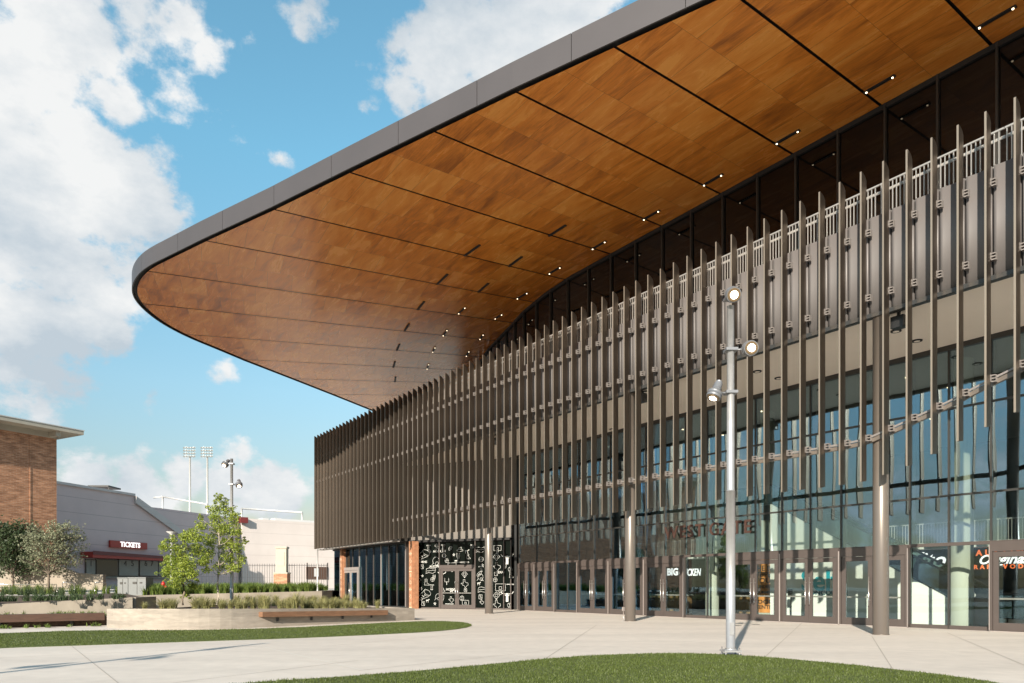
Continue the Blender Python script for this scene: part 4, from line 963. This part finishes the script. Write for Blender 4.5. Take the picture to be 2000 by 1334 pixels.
mb.v=[((q[0]-c)*k1+c,q[1],(q[2]-cz)*k2+cz) for q in mb.v]; mb.build('sign_lettering',LETW,sg)
# awning-like shade on the roof, netting frames
mb=MB(); q=[wp(180,952,95),wp(220,955,95)]
mb.box(q[0][0],q[1][0],94,97,q[0][2]-.05,q[0][2]+.15)
for p_ in q: mb.box(p_[0]-.05,p_[0]+.05,94.1,94.2,q[0][2]-1.2,q[0][2])
tag(mb.build('roof_shade',IRON),'small dark flat shade canopy on the stadium roof','shade canopy')
def frame(name,label,pts,Y,r):
    mb=MB()
    for a,b in pts: mb.tube([wp(*a,Y),wp(*b,Y)],r,8)
    tag(mb.build(name,WHITEM),label,'frame')
frame('netting_frame','white pipe netting frame above the stadium roof left of the leafy tree',[((318,969),(318,1000)),((318,970),(300,972)),((318,970),(405,985)),((405,985),(405,1010))],118,.14)
frame('netting_frame','long white pipe netting frame above the sunlit stadium wall',[((472,993),(472,1015)),((472,993),(590,1001)),((590,1001),(590,1020))],128,.17)
# stadium floodlights
for x_,Y,lab in ((371,240,'left one of the two tall floodlight masts behind the stadium'),(405,240,'right one of the two tall floodlight masts behind the stadium')):
    b=wp(x_,1147,Y); t=wp(x_,892,Y); o=empty('floodlight_mast',(b[0],Y,1.2)); tag(o,lab,'floodlight','floodlight masts')
    mb=MB(); mb.tube([(0,0,0),(0,0,t[2]-1.2)],[.42,.28],12); mb.build('mast',WHITEM,o)
    H=t[2]-1.2
    mb=MB()
    for i in range(4): mb.box(-1.9,1.9,-.12,.12,H+.2+i*.95,H+.34+i*.95)
    for dx in (-1.2,1.2): mb.box(dx-.06,dx+.06,-.2,-.13,H-.4,H+3.4)
    mb.build('lamp_rack',WHITEM,o); mb=MB()
    for i in range(4):
        for j in range(5): mb.tube([(-1.7+j*.85,-.1,H+.1+i*.95),(-1.7+j*.85,-.65,H-.05+i*.95)],[.16,.32],8)
    mb.build('floodlight_lamps',CABI,o)

# ------------------------------------------------------------------ SMALL SITE OBJECTS
def lamp_post(x,y,z0,top,heads,label,rad=.10,ht_split=.47,plate=True):
    o=empty('lamp_post',(x,y,z0)); tag(o,label,'lamp post','slim metal lamp posts')
    mb=MB(); mb.tube([(0,0,.06),(0,0,top*ht_split)],[rad,rad],24); mb.tube([(0,0,top*ht_split),(0,0,top*ht_split+.02),(0,0,top)],[rad,rad*.86,rad*.78],24); mb.build('pole',POLE,o)
    if plate:
        mb=MB(); mb.box(-.045,.045,-rad-.006,-rad+.03,.45,.72); mb.build('access_hatch',POLE,o)
        mb=MB(); mb.box(-.19,.19,-.19,.19,.07,.11)
        for sx_ in (-1,1):
            for sy in (-1,1): mb.tube([(sx_*.15,sy*.15,0),(sx_*.15,sy*.15,.17)],.014,8)
        mb.tube([(0,0,.11),(0,0,.15)],[.14,.12],20); mb.build('base_plate',POLE,o)
    for (h,ax,ay,dirv) in heads:
        mb=MB(); mb.tube([(0,0,h),(ax*.8,ay*.8,h+.0)],.022,8); mb.box(-rad-.03,rad+.03,-rad-.03,rad+.03,h-.03,h+.03); mb.build('lamp_arm',HEADM,o)
        d=Vector(dirv).normalized(); c=Vector((ax,ay,h)); mb=MB()
        mb.tube([c-d*.30,c-d*.24,c-d*.05,c-d*.02,c+d*.10,c+d*.12],[.065,.09,.105,.155,.168,.16],24,0,cap=True)
        mb.tube([c-d*.02,c+d*.06],[.171,.171],24); hd=mb.build('lamp_head',HEADM,o)
        mb=MB(); mb.tube([c+d*.122,c+d*.14],[.142,.138],24,0); mb.tube([c+d*.141,c+d*.15],[.085,.08],20,1); mb.build('lens',[LENS,LAMP],hd)
    return o
LENS=M('lens_ring',(.16,.11,.06),.3,metal=.3)
px_,py_=gp(1427,1279)
k_=py_/F
heads=[((HZ-583)*k_+1.5,-.02,-.22,(-.05,-.95,-.45)),((HZ-684)*k_+1.5,34*k_,-.10,(.02,-.98,-.18)),((HZ-767)*k_+1.5,-30*k_,.02,(-.35,-.15,-.85))]
lamp_post(px_,py_,0,(HZ-598)*k_+1.5,heads,'tall silver lamp post with three round heads standing at the lawn edge')
Yp=36.0; zp=ztop(0,36)-.06; k_=Yp/F
heads=[((HZ-906)*k_+EYE-zp,-9*k_-.05,-.05,(-.3,-.6,-.7)),((HZ-946)*k_+EYE-zp,15*k_,-.05,(.25,-.55,-.8))]
lamp_post((452.5-1000)/F*Yp,Yp,zp,(HZ-896)*k_+EYE-zp,heads,'silver lamp post with two heads standing in the planter beside the leafy trees',rad=.085,plate=False)
lamp_post(-13.4,.2,0,8.0,[(7.4,-.1,-.3,(0,-.8,-.6)),(6.3,.45,0,(.5,-.5,-.6)),(5.6,-.4,.1,(-.5,-.3,-.8))],'silver lamp post beyond the left edge whose shadow crosses the paving')
# white mushroom-topped lamp
b=wp(335,1147,62); o=empty('path_lamp',(b[0],62,1.2)); tag(o,'slim white path lamp with a flat disc top behind the small tree','lamp')
h=(HZ-1046)/F*62+.3; mb=MB(); mb.tube([(0,0,0),(0,0,h)],.11,12); mb.build('pole',WHITEM,o); mb=MB(); mb.tube([(0,0,h),(0,0,h+.14),(0,0,h+.3),(0,0,h+.34)],[.1,.15,.42,.42],20); mb.build('disc_top',WHITEM,o)
b=wp(620,1147,58); o=empty('downpipe_post',(b[0],58,1.1)); tag(o,'thin pale post beside the left end of the fins','post'); mb=MB(); mb.tube([(0,0,0),(0,0,(HZ-1075)/F*58+.4)],.06,12); mb.build('shaft',WHITEM,o); mb=MB(); mb.tube([(0,0,0),(0,0,.06)],.12,12); mb.build('foot',WHITEM,o)
# gate pier
Y=78.; k_=Y/F; b=wp(551,1142,Y); o=empty('gate_pier',(b[0],Y,1.2)); tag(o,'cream stone gate pier on a brick base in the iron fence','pier')
mb=MB(); mb.box(-.72,.72,-.6,.6,0,1.75); mb.build('pier_base',BRICK,o); mb=MB(); mb.box(-.76,.76,-.63,.63,1.75,1.9); mb.build('base_cap',CREAM,o)
hh=(HZ-1068)*k_+.3
mb=MB(); mb.box(-.56,.56,-.4,.4,1.9,hh-.2); mb.box(-.63,.63,-.48,.48,hh-.2,hh); mb.box(-.4,.4,-.44,-.4,2.6,hh-.6); mb.build('pier_stone',CREAM,o)
# iron fence in panels
Yf=79.; 
xs=[380,420,470,520,545]; pan=[(375,470),(470,540),(562,600),(600,640)]
for i,(x0,x1) in enumerate(pan):
    a=wp(x0,0,Yf)[0]; b=wp(x1,0,Yf)[0]; o=empty('iron_fence',(a,Yf,1.2)); h=(HZ-1101)/F*Yf+.3; W_=b-a
    tag(o,['black iron picket fence run half hidden by the leafy trees','black iron picket fence run between the trees and the gate pier','short black iron picket fence run just right of the gate pier','black iron picket fence run ending at the fins'][i],'fence','black iron fence runs')
    mb=MB(); mb.tube([(0,0,0),(0,0,h+.1)],.06,8); mb.build('fence_post',IRON,o); mb=MB(); mb.tube([(W_,0,0),(W_,0,h+.1)],.06,8); mb.build('fence_post',IRON,o)
    mb=MB(); mb.box(.05,W_-.05,-.02,.02,h-.2,h-.14); mb.box(.05,W_-.05,-.02,.02,.3,.36); x=.2
    while x<W_-.1: mb.box(x-.017,x+.017,-.017,.017,.15,h); x+=.27
    mb.build('pickets',IRON,o)
# utility cabinets
Y=45.; k_=Y/F
for i,(x0,x1,y0,lab) in enumerate(((230,250,1128,'narrower grey utility cabinet, left of the pair'),(251,285,1127.5,'wider grey utility cabinet with vents, right of the pair'))):
    a=wp(x0,0,Y)[0]; b=wp(x1,0,Y)[0]; o=empty('utility_cabinet',((a+b)/2,Y,.98)); tag(o,lab,'cabinet','utility cabinets'); W_=(b-a)/2; H=(HZ-y0)*k_+EYE-.98
    mb=MB(); mb.box(-W_,W_,-.02,.9,0,H-.06); mb.build('cabinet_body',CABI,o); mb=MB(); mb.box(-W_-.02,W_+.02,-.05,.93,H-.06,H); mb.build('lid',CABI,o)
    mb=MB(); mb.box(-W_*.5,-W_*.05,-.04,-.021,H-.42,H-.28); mb.box(W_*.3,W_*.6,-.04,-.021,H-.38,H-.3); mb.build('vent',MULL,o); mb=MB(); mb.box(-.012,.012,-.032,-.021,.08,H-.1); mb.build('door_seam',MULL,o)
# hydrant
b=wp(319,1146,50); o=empty('fire_hydrant',(b[0],50,1.14)); tag(o,'red fire hydrant in the grass strip left of the small tree','hydrant')
mb=MB(); mb.tube([(0,0,0),(0,0,.06),(0,0,.07),(0,0,.5),(0,0,.52),(0,0,.6),(0,0,.7),(0,0,.76)],[.16,.16,.1,.1,.14,.14,.08,.03],16); mb.tube([(-.2,0,.4),(.2,0,.4)],.055,10); mb.tube([(0,0,.4),(0,-.2,.4)],.07,12); mb.build('barrel',HYD,o); mb=MB(); mb.tube([(0,0,.76),(0,0,.82)],.03,6); mb.tube([(-.23,0,.4),(-.2,0,.4)],.065,8); mb.tube([(.2,0,.4),(.23,0,.4)],.065,8); mb.build('cap',HYD,o)
# small hoop handrail and tap post
for x_,lab in ((70,'bent steel handrail end behind the left tufts of grass'),(110,'bent steel handrail end nearer the utility cabinets')):
    Y=43.; a=wp(x_*1.0+0,1155,Y); k_=Y/F; X0=(({70:122,110:185}[x_])-1000)/F*Y; mb=MB(); mb.tube([(X0,Y,.95),(X0,Y,1.75),(X0+.05,Y,1.8),(X0+.25,Y+.1,1.8),(X0+.35,Y+.6,1.75),(X0+.35,Y+.6,1.0)],.025,8); tag(mb.build('handrail_end',STEEL),lab,'handrail')

# ------------------------------------------------------------------ VEGETATION
def leaves(centres,radii,counts,size,flat=.75,up=.3,seed=1,aspect=.5):
    r=np.random.default_rng(seed); out=[]
    for c,rad,n in zip(centres,radii,counts):
        d=r.normal(size=(n,3)); d/=np.linalg.norm(d,axis=1)[:,None]; rr=rad*(r.random(n)**.45)[:,None]
        p=np.array(c)+d*rr*np.array([1,1,flat])
        a=r.normal(size=(n,3)); a[:,2]+=up; a/=np.linalg.norm(a,axis=1)[:,None]; b=np.cross(a,r.normal(size=(n,3))); b/=np.linalg.norm(b,axis=1)[:,None]
        s=size*r.uniform(.6,1.35,n)[:,None]
        out.append(np.stack([p-a*s,p-b*s*aspect,p+a*s,p+b*s*aspect],1))
    return np.concatenate(out)
def limb(mb,a,b,r0,r1,n=5,wob=.06,seed=0,sides=7):
    r=random.Random(seed); a=Vector(a); b=Vector(b); L=(b-a).length; pts=[]; rad=[]
    for i in range(n+1):
        t=i/n; p=a.lerp(b,t)+Vector((r.uniform(-1,1),r.uniform(-1,1),r.uniform(-.4,.4)))*wob*L*(0 if i in (0,n) else 1)
        p.z+=math.sin(t*math.pi)*-.03*L; pts.append(p); rad.append(r0+(r1-r0)*t)
    mb.tube(pts,rad,sides); return pts
def clump_tree(name,label,base,Y,clumps,leafmat,bark,trunk_r,trunk_top_px,size,dens,seed,cat='tree',group=None):
    k=Y/F; r=random.Random(seed); bx,by=base; o=empty(name,((bx-1000)/F*Y,Y,EYE+(HZ-by)*k)); tag(o,label,cat,group)
    clumps=[(x,y,q*1.42) for x,y,q in clumps]
    C=[((x-bx)*k,r.uniform(-1,1)*.55,(by-y)*k) for x,y,_ in clumps]; Rr=[q[2]*k for q in clumps]
    mb=MB(); top=((trunk_top_px[0]-bx)*k,0,(by-trunk_top_px[1])*k)
    tp=limb(mb,(0,0,-.05),top,trunk_r,trunk_r*.25,9,.012,seed,9)
    for i,c in enumerate(C):
        z=max(.25*top[2],min(top[2]*.95,c[2]-.35-.4*abs(c[0]))); p=min(tp,key=lambda q:abs(q.z-z)); limb(mb,p,c,trunk_r*.26,.006,5,.07,seed*50+i,6)
        for j in range(3): 
            e=(c[0]+r.uniform(-1,1)*Rr[i],c[1]+r.uniform(-1,1)*Rr[i],c[2]+r.uniform(-.3,1)*Rr[i]); limb(mb,c,e,.01,.004,3,.1,seed*90+i*3+j,4)
    mb.build('trunk',bark,o)
    V=leaves(C,Rr,[max(20,int(dens*q*q)) for q in Rr],size,seed=seed,flat=.85)
    # stray sprigs for a ragged outline
    C2=[];R2=[]
    for c,q in zip(C,Rr):
        for _ in range(7):
            a=r.uniform(0,6.28); C2.append((c[0]+math.cos(a)*q*1.2,c[1]+r.uniform(-1,1)*q,c[2]+math.sin(a)*q*1.1)); R2.append(q*.35)
    V2=leaves(C2,R2,[16]*len(C2),size,seed=seed+1)
    quads('crown',np.concatenate([V,V2]),leafmat,o)
    return o
clump_tree('young_tree','taller airy lime-green young tree in the planter beside the lamp post',(425,1178),35,[(432,973,5),(436,984,7),(424,996,9),(443,998,9),(455,1010,8),(427,1014,9),(402,1030,8),(420,1035,11),(445,1032,12),(467,1040,8),(395,1048,5),(410,1060,9),(436,1060,12),(462,1068,9),(475,1055,4),(413,1082,10),(440,1088,11),(465,1090,8),(398,1098,7),(425,1106,9),(450,1106,8),(470,1110,5),(386,1008,3),(418,978,3)],LEAF1,BARKL,.055,(430,1000),.045,3600,3,group='trees in the concrete planter')
clump_tree('young_tree','shorter bushy green young tree in the planter, left of the taller one',(357,1180),34,[(378,1042,8),(390,1052,9),(362,1050,8),(345,1056,6),(330,1070,8),(352,1074,12),(376,1074,12),(325,1092,9),(345,1100,14),(371,1102,14),(392,1098,7),(333,1118,10),(358,1126,13),(383,1122,9),(345,1140,8),(368,1143,7),(357,1162,5),(322,1108,5),(398,1112,4)],LEAF1,BARK,.05,(362,1060),.045,4300,4,group='trees in the concrete planter')
def feather_tree(name,label,base,Y,cx,cy,rx,ry,leafmat,n,lpt,size,seed,bark,group=None,spread=1.):
    k=Y/F; r=random.Random(seed); rg=np.random.default_rng(seed); bx,by=base
    o=empty(name,((bx-1000)/F*Y,Y,EYE+(HZ-by)*k)); tag(o,label,'tree',group); mb=MB()
    H=(by-(cy-ry*.75))*k; tp=limb(mb,(0,0,-.05),((cx-bx)*k*.3,0,H),.085,.015,8,.012,seed,9)
    P_=[];S_=[]
    for i in range(n):
        z0=(by-(cy+ry*.75))*k+r.random()**1.2*(H-(by-(cy+ry*.75))*k)*.95; p=min(tp,key=lambda q:abs(q.z-z0)); az=r.uniform(0,6.283)
        t=(z0/H); ez=(by-cy)*k+ (r.uniform(-.9,.55)+t*.4)*ry*k*1.0
        hr=rx*k*math.sqrt(max(.08,1-((ez-(by-cy)*k)/(ry*k))**2*.8))*r.uniform(.7,1.12)
        e=Vector((math.cos(az)*hr+(cx-bx)*k,math.sin(az)*hr,max(ez+r.uniform(0,.3),p.z+.1)))
        pts=limb(mb,p,e,.024,.004,4,.06,seed*100+i,5)
        for q in range(lpt):
            t=r.uniform(.3,1.05); a=p.lerp(e,min(t,1)); j=Vector((r.gauss(0,.13),r.gauss(0,.13),r.gauss(0,.13)))*spread; P_.append(tuple(a+j)); S_.append(1)
    mb.build('trunk',bark,o)
    V=leaves(P_,[.05]*len(P_),[4]*len(P_),size,seed=seed,aspect=.38); quads('crown',V,leafmat,o); return o
feather_tree('evergreen_oak','dark dense small oak at the far left edge in the raised bed',(25,1166),46,28,1078,50,62,LEAF2,150,34,.075,21,BARK,'trees in the left raised bed',1.5)
feather_tree('feathery_tree','silvery feathery small tree in the raised bed before the brick building corner',(94,1163),45,102,1080,56,62,LEAF3,150,22,.06,22,BARK,'trees in the left raised bed',1.1)
def tuft_mesh(n,h,spread,w=.012,seed=0,droop=.5):
    r=np.random.default_rng(seed); a=r.random(n)*6.283; hh=h*r.uniform(.55,1.1,n); out=spread*r.uniform(.2,1.,n); bx=r.normal(0,.05,n); by=r.normal(0,.05,n); Q=[]
    segs=3; prev=None
    for k in range(segs):
        t0,t1=k/segs,(k+1)/segs
        def pt(t): return np.stack([bx+np.cos(a)*out*t**1.6,by+np.sin(a)*out*t**1.6,hh*(t-droop*.45*t**3)],1)
        p0,p1=pt(t0),pt(t1); sd=np.stack([-np.sin(a),np.cos(a),np.zeros(n)],1); w0=w*(1-t0*.8); w1=w*(1-t1*.9)
        Q.append(np.stack([p0-sd*w0,p0+sd*w0,p1+sd*w1,p1-sd*w1],1))
    return np.concatenate(Q)
TF=[]
for i in range(4): TF.append(tuft_mesh(170,.75+.12*i,.6,.014,30+i))
# planter tufts, individually
def in_poly(p,poly):
    c=False;j=len(poly)-1
    for i in range(len(poly)):
        if (poly[i][1]>p[1])!=(poly[j][1]>p[1]) and p[0]<(poly[j][0]-poly[i][0])*(p[1]-poly[i][1])/(poly[j][1]-poly[i][1])+poly[i][0]: c=not c
        j=i
    return c
protos=[]
rr=random.Random(9); spots=[]; inn2=inset(pl,.5)
while len(spots)<80:
    p=(rr.uniform(-15.5,-5),rr.uniform(27.5,47))
    if in_poly(p,inn2) and all(math.hypot(p[0]-q[0],p[1]-q[1])>.55 for q in spots): spots.append(p)
for i,p in enumerate(spots):
    if i<4: o=quads('grass_tuft',TF[i],GRASS1); protos.append(o)
    else: o=protos[i%4].copy(); col.objects.link(o)
    o.location=(p[0],p[1],ztop(*p)-.07); o.rotation_euler=(0,0,rr.uniform(0,6)); sc_=rr.uniform(.5,1.0); o.scale=(sc_,sc_,sc_*.85)
    tag(o,'loose tuft of straw-green ornamental grass in the concrete planter','grass tuft','grass tufts in the concrete planter')
# dark strappy plants in the left bed
STR=leaf_mat('strap_leaf',(.03,.055,.022),(.10,.14,.06),.2)
tm=tuft_mesh(70,.75,.38,.02,77,.3); first=None
for i,(x,y) in enumerate(((22,1167),(40,1172),(68,1165),(84,1170),(108,1166),(6,1175),(145,1168),(162,1163),(120,1172),(52,1178))):
    Y=38.+(1180-y)*.25; k=Y/F
    if first is None: o=quads('strappy_plant',tm,STR); first=o
    else: o=first.copy(); col.objects.link(o)
    o.location=((x-1000)/F*Y,Y,.88); o.rotation_euler=(0,0,i*1.3); tag(o,'dark green strappy tuft behind the low retaining wall under the left trees','plant','strappy plants in the left bed')
# massed planting
def mass(name,label,fn,n,tuftn,h,sp,mat,seed,w=.012):
    r=np.random.default_rng(seed); out=[]
    for i in range(n):
        x,y,z,s=fn(r); V=tuft_mesh(tuftn,h*s,sp*s,w,seed*1000+i); out.append(V+np.array([x,y,z]))
    tag(quads(name,np.concatenate(out),mat),label,'planting',kind='stuff')
def strip(p0,p1,wid):
    a=np.array(p0);b=np.array(p1); d=(b-a)[:2]; d=d/np.linalg.norm(d); nn=np.array([-d[1],d[0]])
    def f(r):
        t=r.random(); q=a+(b-a)*t; o=r.random()*wid; return q[0]+nn[0]*o,q[1]+nn[1]*o,q[2],r.uniform(.6,1.15)
    return f
mass('grass_strip','massed green ornamental grass behind the long retaining wall',strip((-22.6,44.5,.97),(-13.5,50.1,1.16),2.2),230,60,.85,.45,GRASS2,51,.022)
mass('grass_strip','massed green grass in front of the stadium and iron fence',strip((-30,56,1.15),(-16,63,1.2),2.2),170,50,.85,.5,GRASS2,52,.025)
mass('ground_cover','low yellow-green seedlings on both sides of the dark timber bench',strip((-15.9,29.2,.33),(-26,21.9,.33),.45),110,22,.34,.22,GRASS2,53,.02)
mass('ground_cover','scattered bright shrubs and grasses beside the utility cabinets',strip((-31.5,44,.98),(-24.6,44.2,1.0),1.4),34,60,.85,.45,GRASS2,54,.018)
mass('ground_cover','low plants growing under the dark timber bench',strip((-15.4,27.95,.02),(-25.5,21.0,.02),.2),40,14,.2,.15,GRASS2,55,.02)
mass('ground_cover','low dark green plants and tufts filling the bed behind the low retaining wall',strip((-17.4,32.6,.98),(-26,31.2,.80),2.6),95,34,.40,.35,STR,56,.016)
for x_,y_,lab in ((1440,1222,'small round drain cover in the paving nearer the lamp post'),(1476,1219.5,'small round drain cover in the paving farther from the lamp post')):
    g_=gp(x_,y_); mb=MB(); mb.tube([(g_[0],g_[1],.0),(g_[0],g_[1],.007)],.17,24); o=mb.build('drain_cover',MULL); tag(o,lab,'drain cover')
# soil shelf between bench and wall
mb=MB(); mb.prism([(-15.75,28.75),(-26.7,20.95),(-45,8),(-47,18.3),(-21.4,29.7),(-17.0,31.7),(-16.0,32.5)],0,.32); tag(mb.build('planting_bed',SOIL),'dark soil bed between the timber bench and the low wall','planting bed')
# tree line behind the camera, mirrored in the glass
r=np.random.default_rng(5); cs=[];rs=[];cn_=[]
for i in range(70):
    x=-160+i*4.3; y=-95-18*math.sin(i*.7); hgt=6+4*math.sin(i*1.3)+3*math.sin(i*.37); 
    for j in range(3): cs.append((x+r.uniform(-3,3),y+r.uniform(-3,3),hgt*(.35+.3*j))); rs.append(3.4); cn_.append(90)
V=leaves(cs,rs,cn_,.8,seed=8,aspect=.7); tag(quads('tree_line',V,LEAF2),'distant tree line on the far side of the plaza','trees',kind='stuff')

# ------------------------------------------------------------------ SKY, SUN, CAMERA
SUN_EL=21.5; tv=Vector((.334,.943)).normalized()     # horizontal travel of the light
w=bpy.data.worlds.new('World'); scene.world=w; w.use_nodes=True; nt=w.node_tree; L=nt.links.new
bg=nt.nodes['Background']; sky=node(nt,'ShaderNodeTexSky'); sky.sky_type='NISHITA'; sky.sun_disc=False; sky.sun_elevation=R(SUN_EL); sky.sun_rotation=math.atan2(-tv.x,-tv.y)
sky.air_density=1.25; sky.dust_density=.4; sky.ozone_density=1.6
tc=node(nt,'ShaderNodeTexCoord'); dirv=tc.outputs['Generated']
def noise(scale,det,rough=.55,vec=None,st=(1,1,1),dist=0):
    mp=node(nt,'ShaderNodeMapping'); mp.inputs['Scale'].default_value=st; L(vec or dirv,mp.inputs[0]); n=node(nt,'ShaderNodeTexNoise'); n.inputs['Scale'].default_value=scale; n.inputs['Detail'].default_value=det; n.inputs['Roughness'].default_value=rough; n.inputs['Distortion'].default_value=dist; L(mp.outputs[0],n.inputs['Vector']); return n
wn=noise(5.,4,.6); wv=node(nt,'ShaderNodeVectorMath',operation='MULTIPLY_ADD'); 
sub=node(nt,'ShaderNodeVectorMath',operation='SUBTRACT'); L(wn.outputs['Color'],sub.inputs[0]); sub.inputs[1].default_value=(.5,.5,.5)
L(sub.outputs[0],wv.inputs[0]); wv.inputs[1].default_value=(.10,.10,.10); L(dirv,wv.inputs[2]); wd_=wv.outputs[0]
blobs=[(40,330,260,1.),(150,300,170,1.),(250,400,150,1.),(300,440,85,1.),(120,520,200,.9),(230,560,110,.6),(60,640,180,.9),(200,660,80,.8),(60,120,140,.9),(120,20,200,.8),(300,20,150,.65),(230,180,80,.9),
(350,155,95,.40),(595,10,75,.5),(405,110,90,.38),(300,190,60,.36),(690,250,50,.30),(650,210,60,.28),(1050,60,210,1.),(900,100,130,.85),(980,170,120,.8),(820,180,60,.55),(735,190,42,.6),(770,90,60,.6),(880,20,90,.8),(500,325,42,.4),(545,340,36,.36),(275,785,38,.48),(370,708,26,.5),(425,718,50,.46),(480,885,42,.5),(160,930,70,.75),(260,930,75,.8),(360,925,75,.75),(450,950,75,.75),(560,960,80,.85),(300,975,120,.6),(500,990,110,.6),(20,720,60,.5),(250,730,22,.4)]
acc=None
for bx,by,br,st in blobs:
    v_=Vector((bx-1000,F,HZ-by)); ln=v_.length; v_/=ln; rad=br/ln*1.15
    dn=node(nt,'ShaderNodeVectorMath',operation='DISTANCE'); L(wd_,dn.inputs[0]); dn.inputs[1].default_value=v_
    mr=node(nt,'ShaderNodeMapRange'); mr.inputs[1].default_value=0; mr.inputs[2].default_value=rad; mr.inputs[3].default_value=st; mr.inputs[4].default_value=0; L(dn.outputs['Value'],mr.inputs[0])
    acc=mr.outputs[0] if acc is None else mth(nt,'MAXIMUM',acc,mr.outputs[0])
f1=noise(9.,10,.62,st=(1,1,1.4)); f2=noise(3.2,8,.6,st=(1,1,1.6))
# behind the camera: free cumulus
sp=node(nt,'ShaderNodeSeparateXYZ'); L(dirv,sp.inputs[0])
back=node(nt,'ShaderNodeMapRange'); L(sp.outputs[1],back.inputs[0]); back.inputs[1].default_value=.25; back.inputs[2].default_value=-.1; back.inputs[3].default_value=0; back.inputs[4].default_value=.27
dens=mth(nt,'ADD',mth(nt,'ADD',mth(nt,'MULTIPLY',acc,1.0),back.outputs[0]),mth(nt,'MULTIPLY',mth(nt,'SUBTRACT',f1.outputs[0],.5),1.35))
f4=noise(26.,8,.6,st=(1,1,1.3)); dens=mth(nt,'ADD',dens,mth(nt,'MULTIPLY',mth(nt,'SUBTRACT',f4.outputs[0],.5),.75))
dens=mth(nt,'ADD',dens,mth(nt,'MULTIPLY',mth(nt,'SUBTRACT',f2.outputs[0],.5),mth(nt,'ADD',.25,mth(nt,'MULTIPLY',back.outputs[0],3.))))
cov=node(nt,'ShaderNodeMapRange'); cov.interpolation_type='SMOOTHSTEP'; L(dens,cov.inputs[0]); cov.inputs[1].default_value=.22; cov.inputs[2].default_value=.50
# cloud shade: bright rims, greyer thick parts
f3=noise(4.,8,.6,st=(1,1,1.8))
shade=node(nt,'ShaderNodeMapRange'); L(mth(nt,'ADD',f3.outputs[0],mth(nt,'MULTIPLY',f1.outputs[0],.35)),shade.inputs[0]); shade.inputs[1].default_value=.52; shade.inputs[2].default_value=.76
cc=node(nt,'ShaderNodeMix',data_type='RGBA'); L(shade.outputs[0],cc.inputs[0]); cc.inputs[6].default_value=(2.25,2.6,2.9,1); cc.inputs[7].default_value=(3.75,3.8,3.8,1)
tr_=node(nt,'ShaderNodeValToRGB'); L(sp.outputs[2],tr_.inputs[0])
for q_,(ps_,c_) in enumerate(((0.,(.37,.34,.34)),(.09,(.47,.425,.425)),(.25,(.62,.715,.69)),(.5,(.66,1.0,.94)))):
    el=tr_.color_ramp.elements[q_] if q_<2 else tr_.color_ramp.elements.new(ps_)
    el.position=ps_; el.color=(*c_,1)
tint=node(nt,'ShaderNodeMix',data_type='RGBA',blend_type='MULTIPLY'); tint.inputs[0].default_value=1; L(sky.outputs[0],tint.inputs[6]); L(tr_.outputs[0],tint.inputs[7])
mx=node(nt,'ShaderNodeMix',data_type='RGBA'); L(cov.outputs[0],mx.inputs[0]); L(tint.outputs[2],mx.inputs[6]); L(cc.outputs[2],mx.inputs[7]); L(mx.outputs[2],bg.inputs[0]); bg.inputs[1].default_value=.12

sun=bpy.data.lights.new('sun','SUN'); sun.energy=4.6; sun.angle=R(.5); sun.color=(1,.90,.76); so=bpy.data.objects.new('sun',sun); col.objects.link(so)
e=R(SUN_EL); dvec=Vector((tv.x*math.cos(e),tv.y*math.cos(e),-math.sin(e))); so.rotation_euler=dvec.to_track_quat('-Z','Y').to_euler(); so.location=(-30,-80,40)
cam=bpy.data.cameras.new('camera'); co=bpy.data.objects.new('camera',cam); col.objects.link(co); co.location=(0,0,EYE); co.rotation_euler=(R(90),0,0)
cam.sensor_width=36; cam.lens=F/2000*36; cam.shift_y=(HZ-667)/2000; cam.clip_end=3000; cam.clip_start=.1; scene.camera=co
scene.view_settings.view_transform='Standard'; scene.view_settings.look='None'; scene.view_settings.gamma=1; scene.view_settings.exposure=1.0
scene.cycles.max_bounces=10; scene.cycles.transparent_max_bounces=24; scene.cycles.diffuse_bounces=5; scene.cycles.glossy_bounces=5
scene.cycles.caustics_reflective=False; scene.cycles.caustics_refractive=False
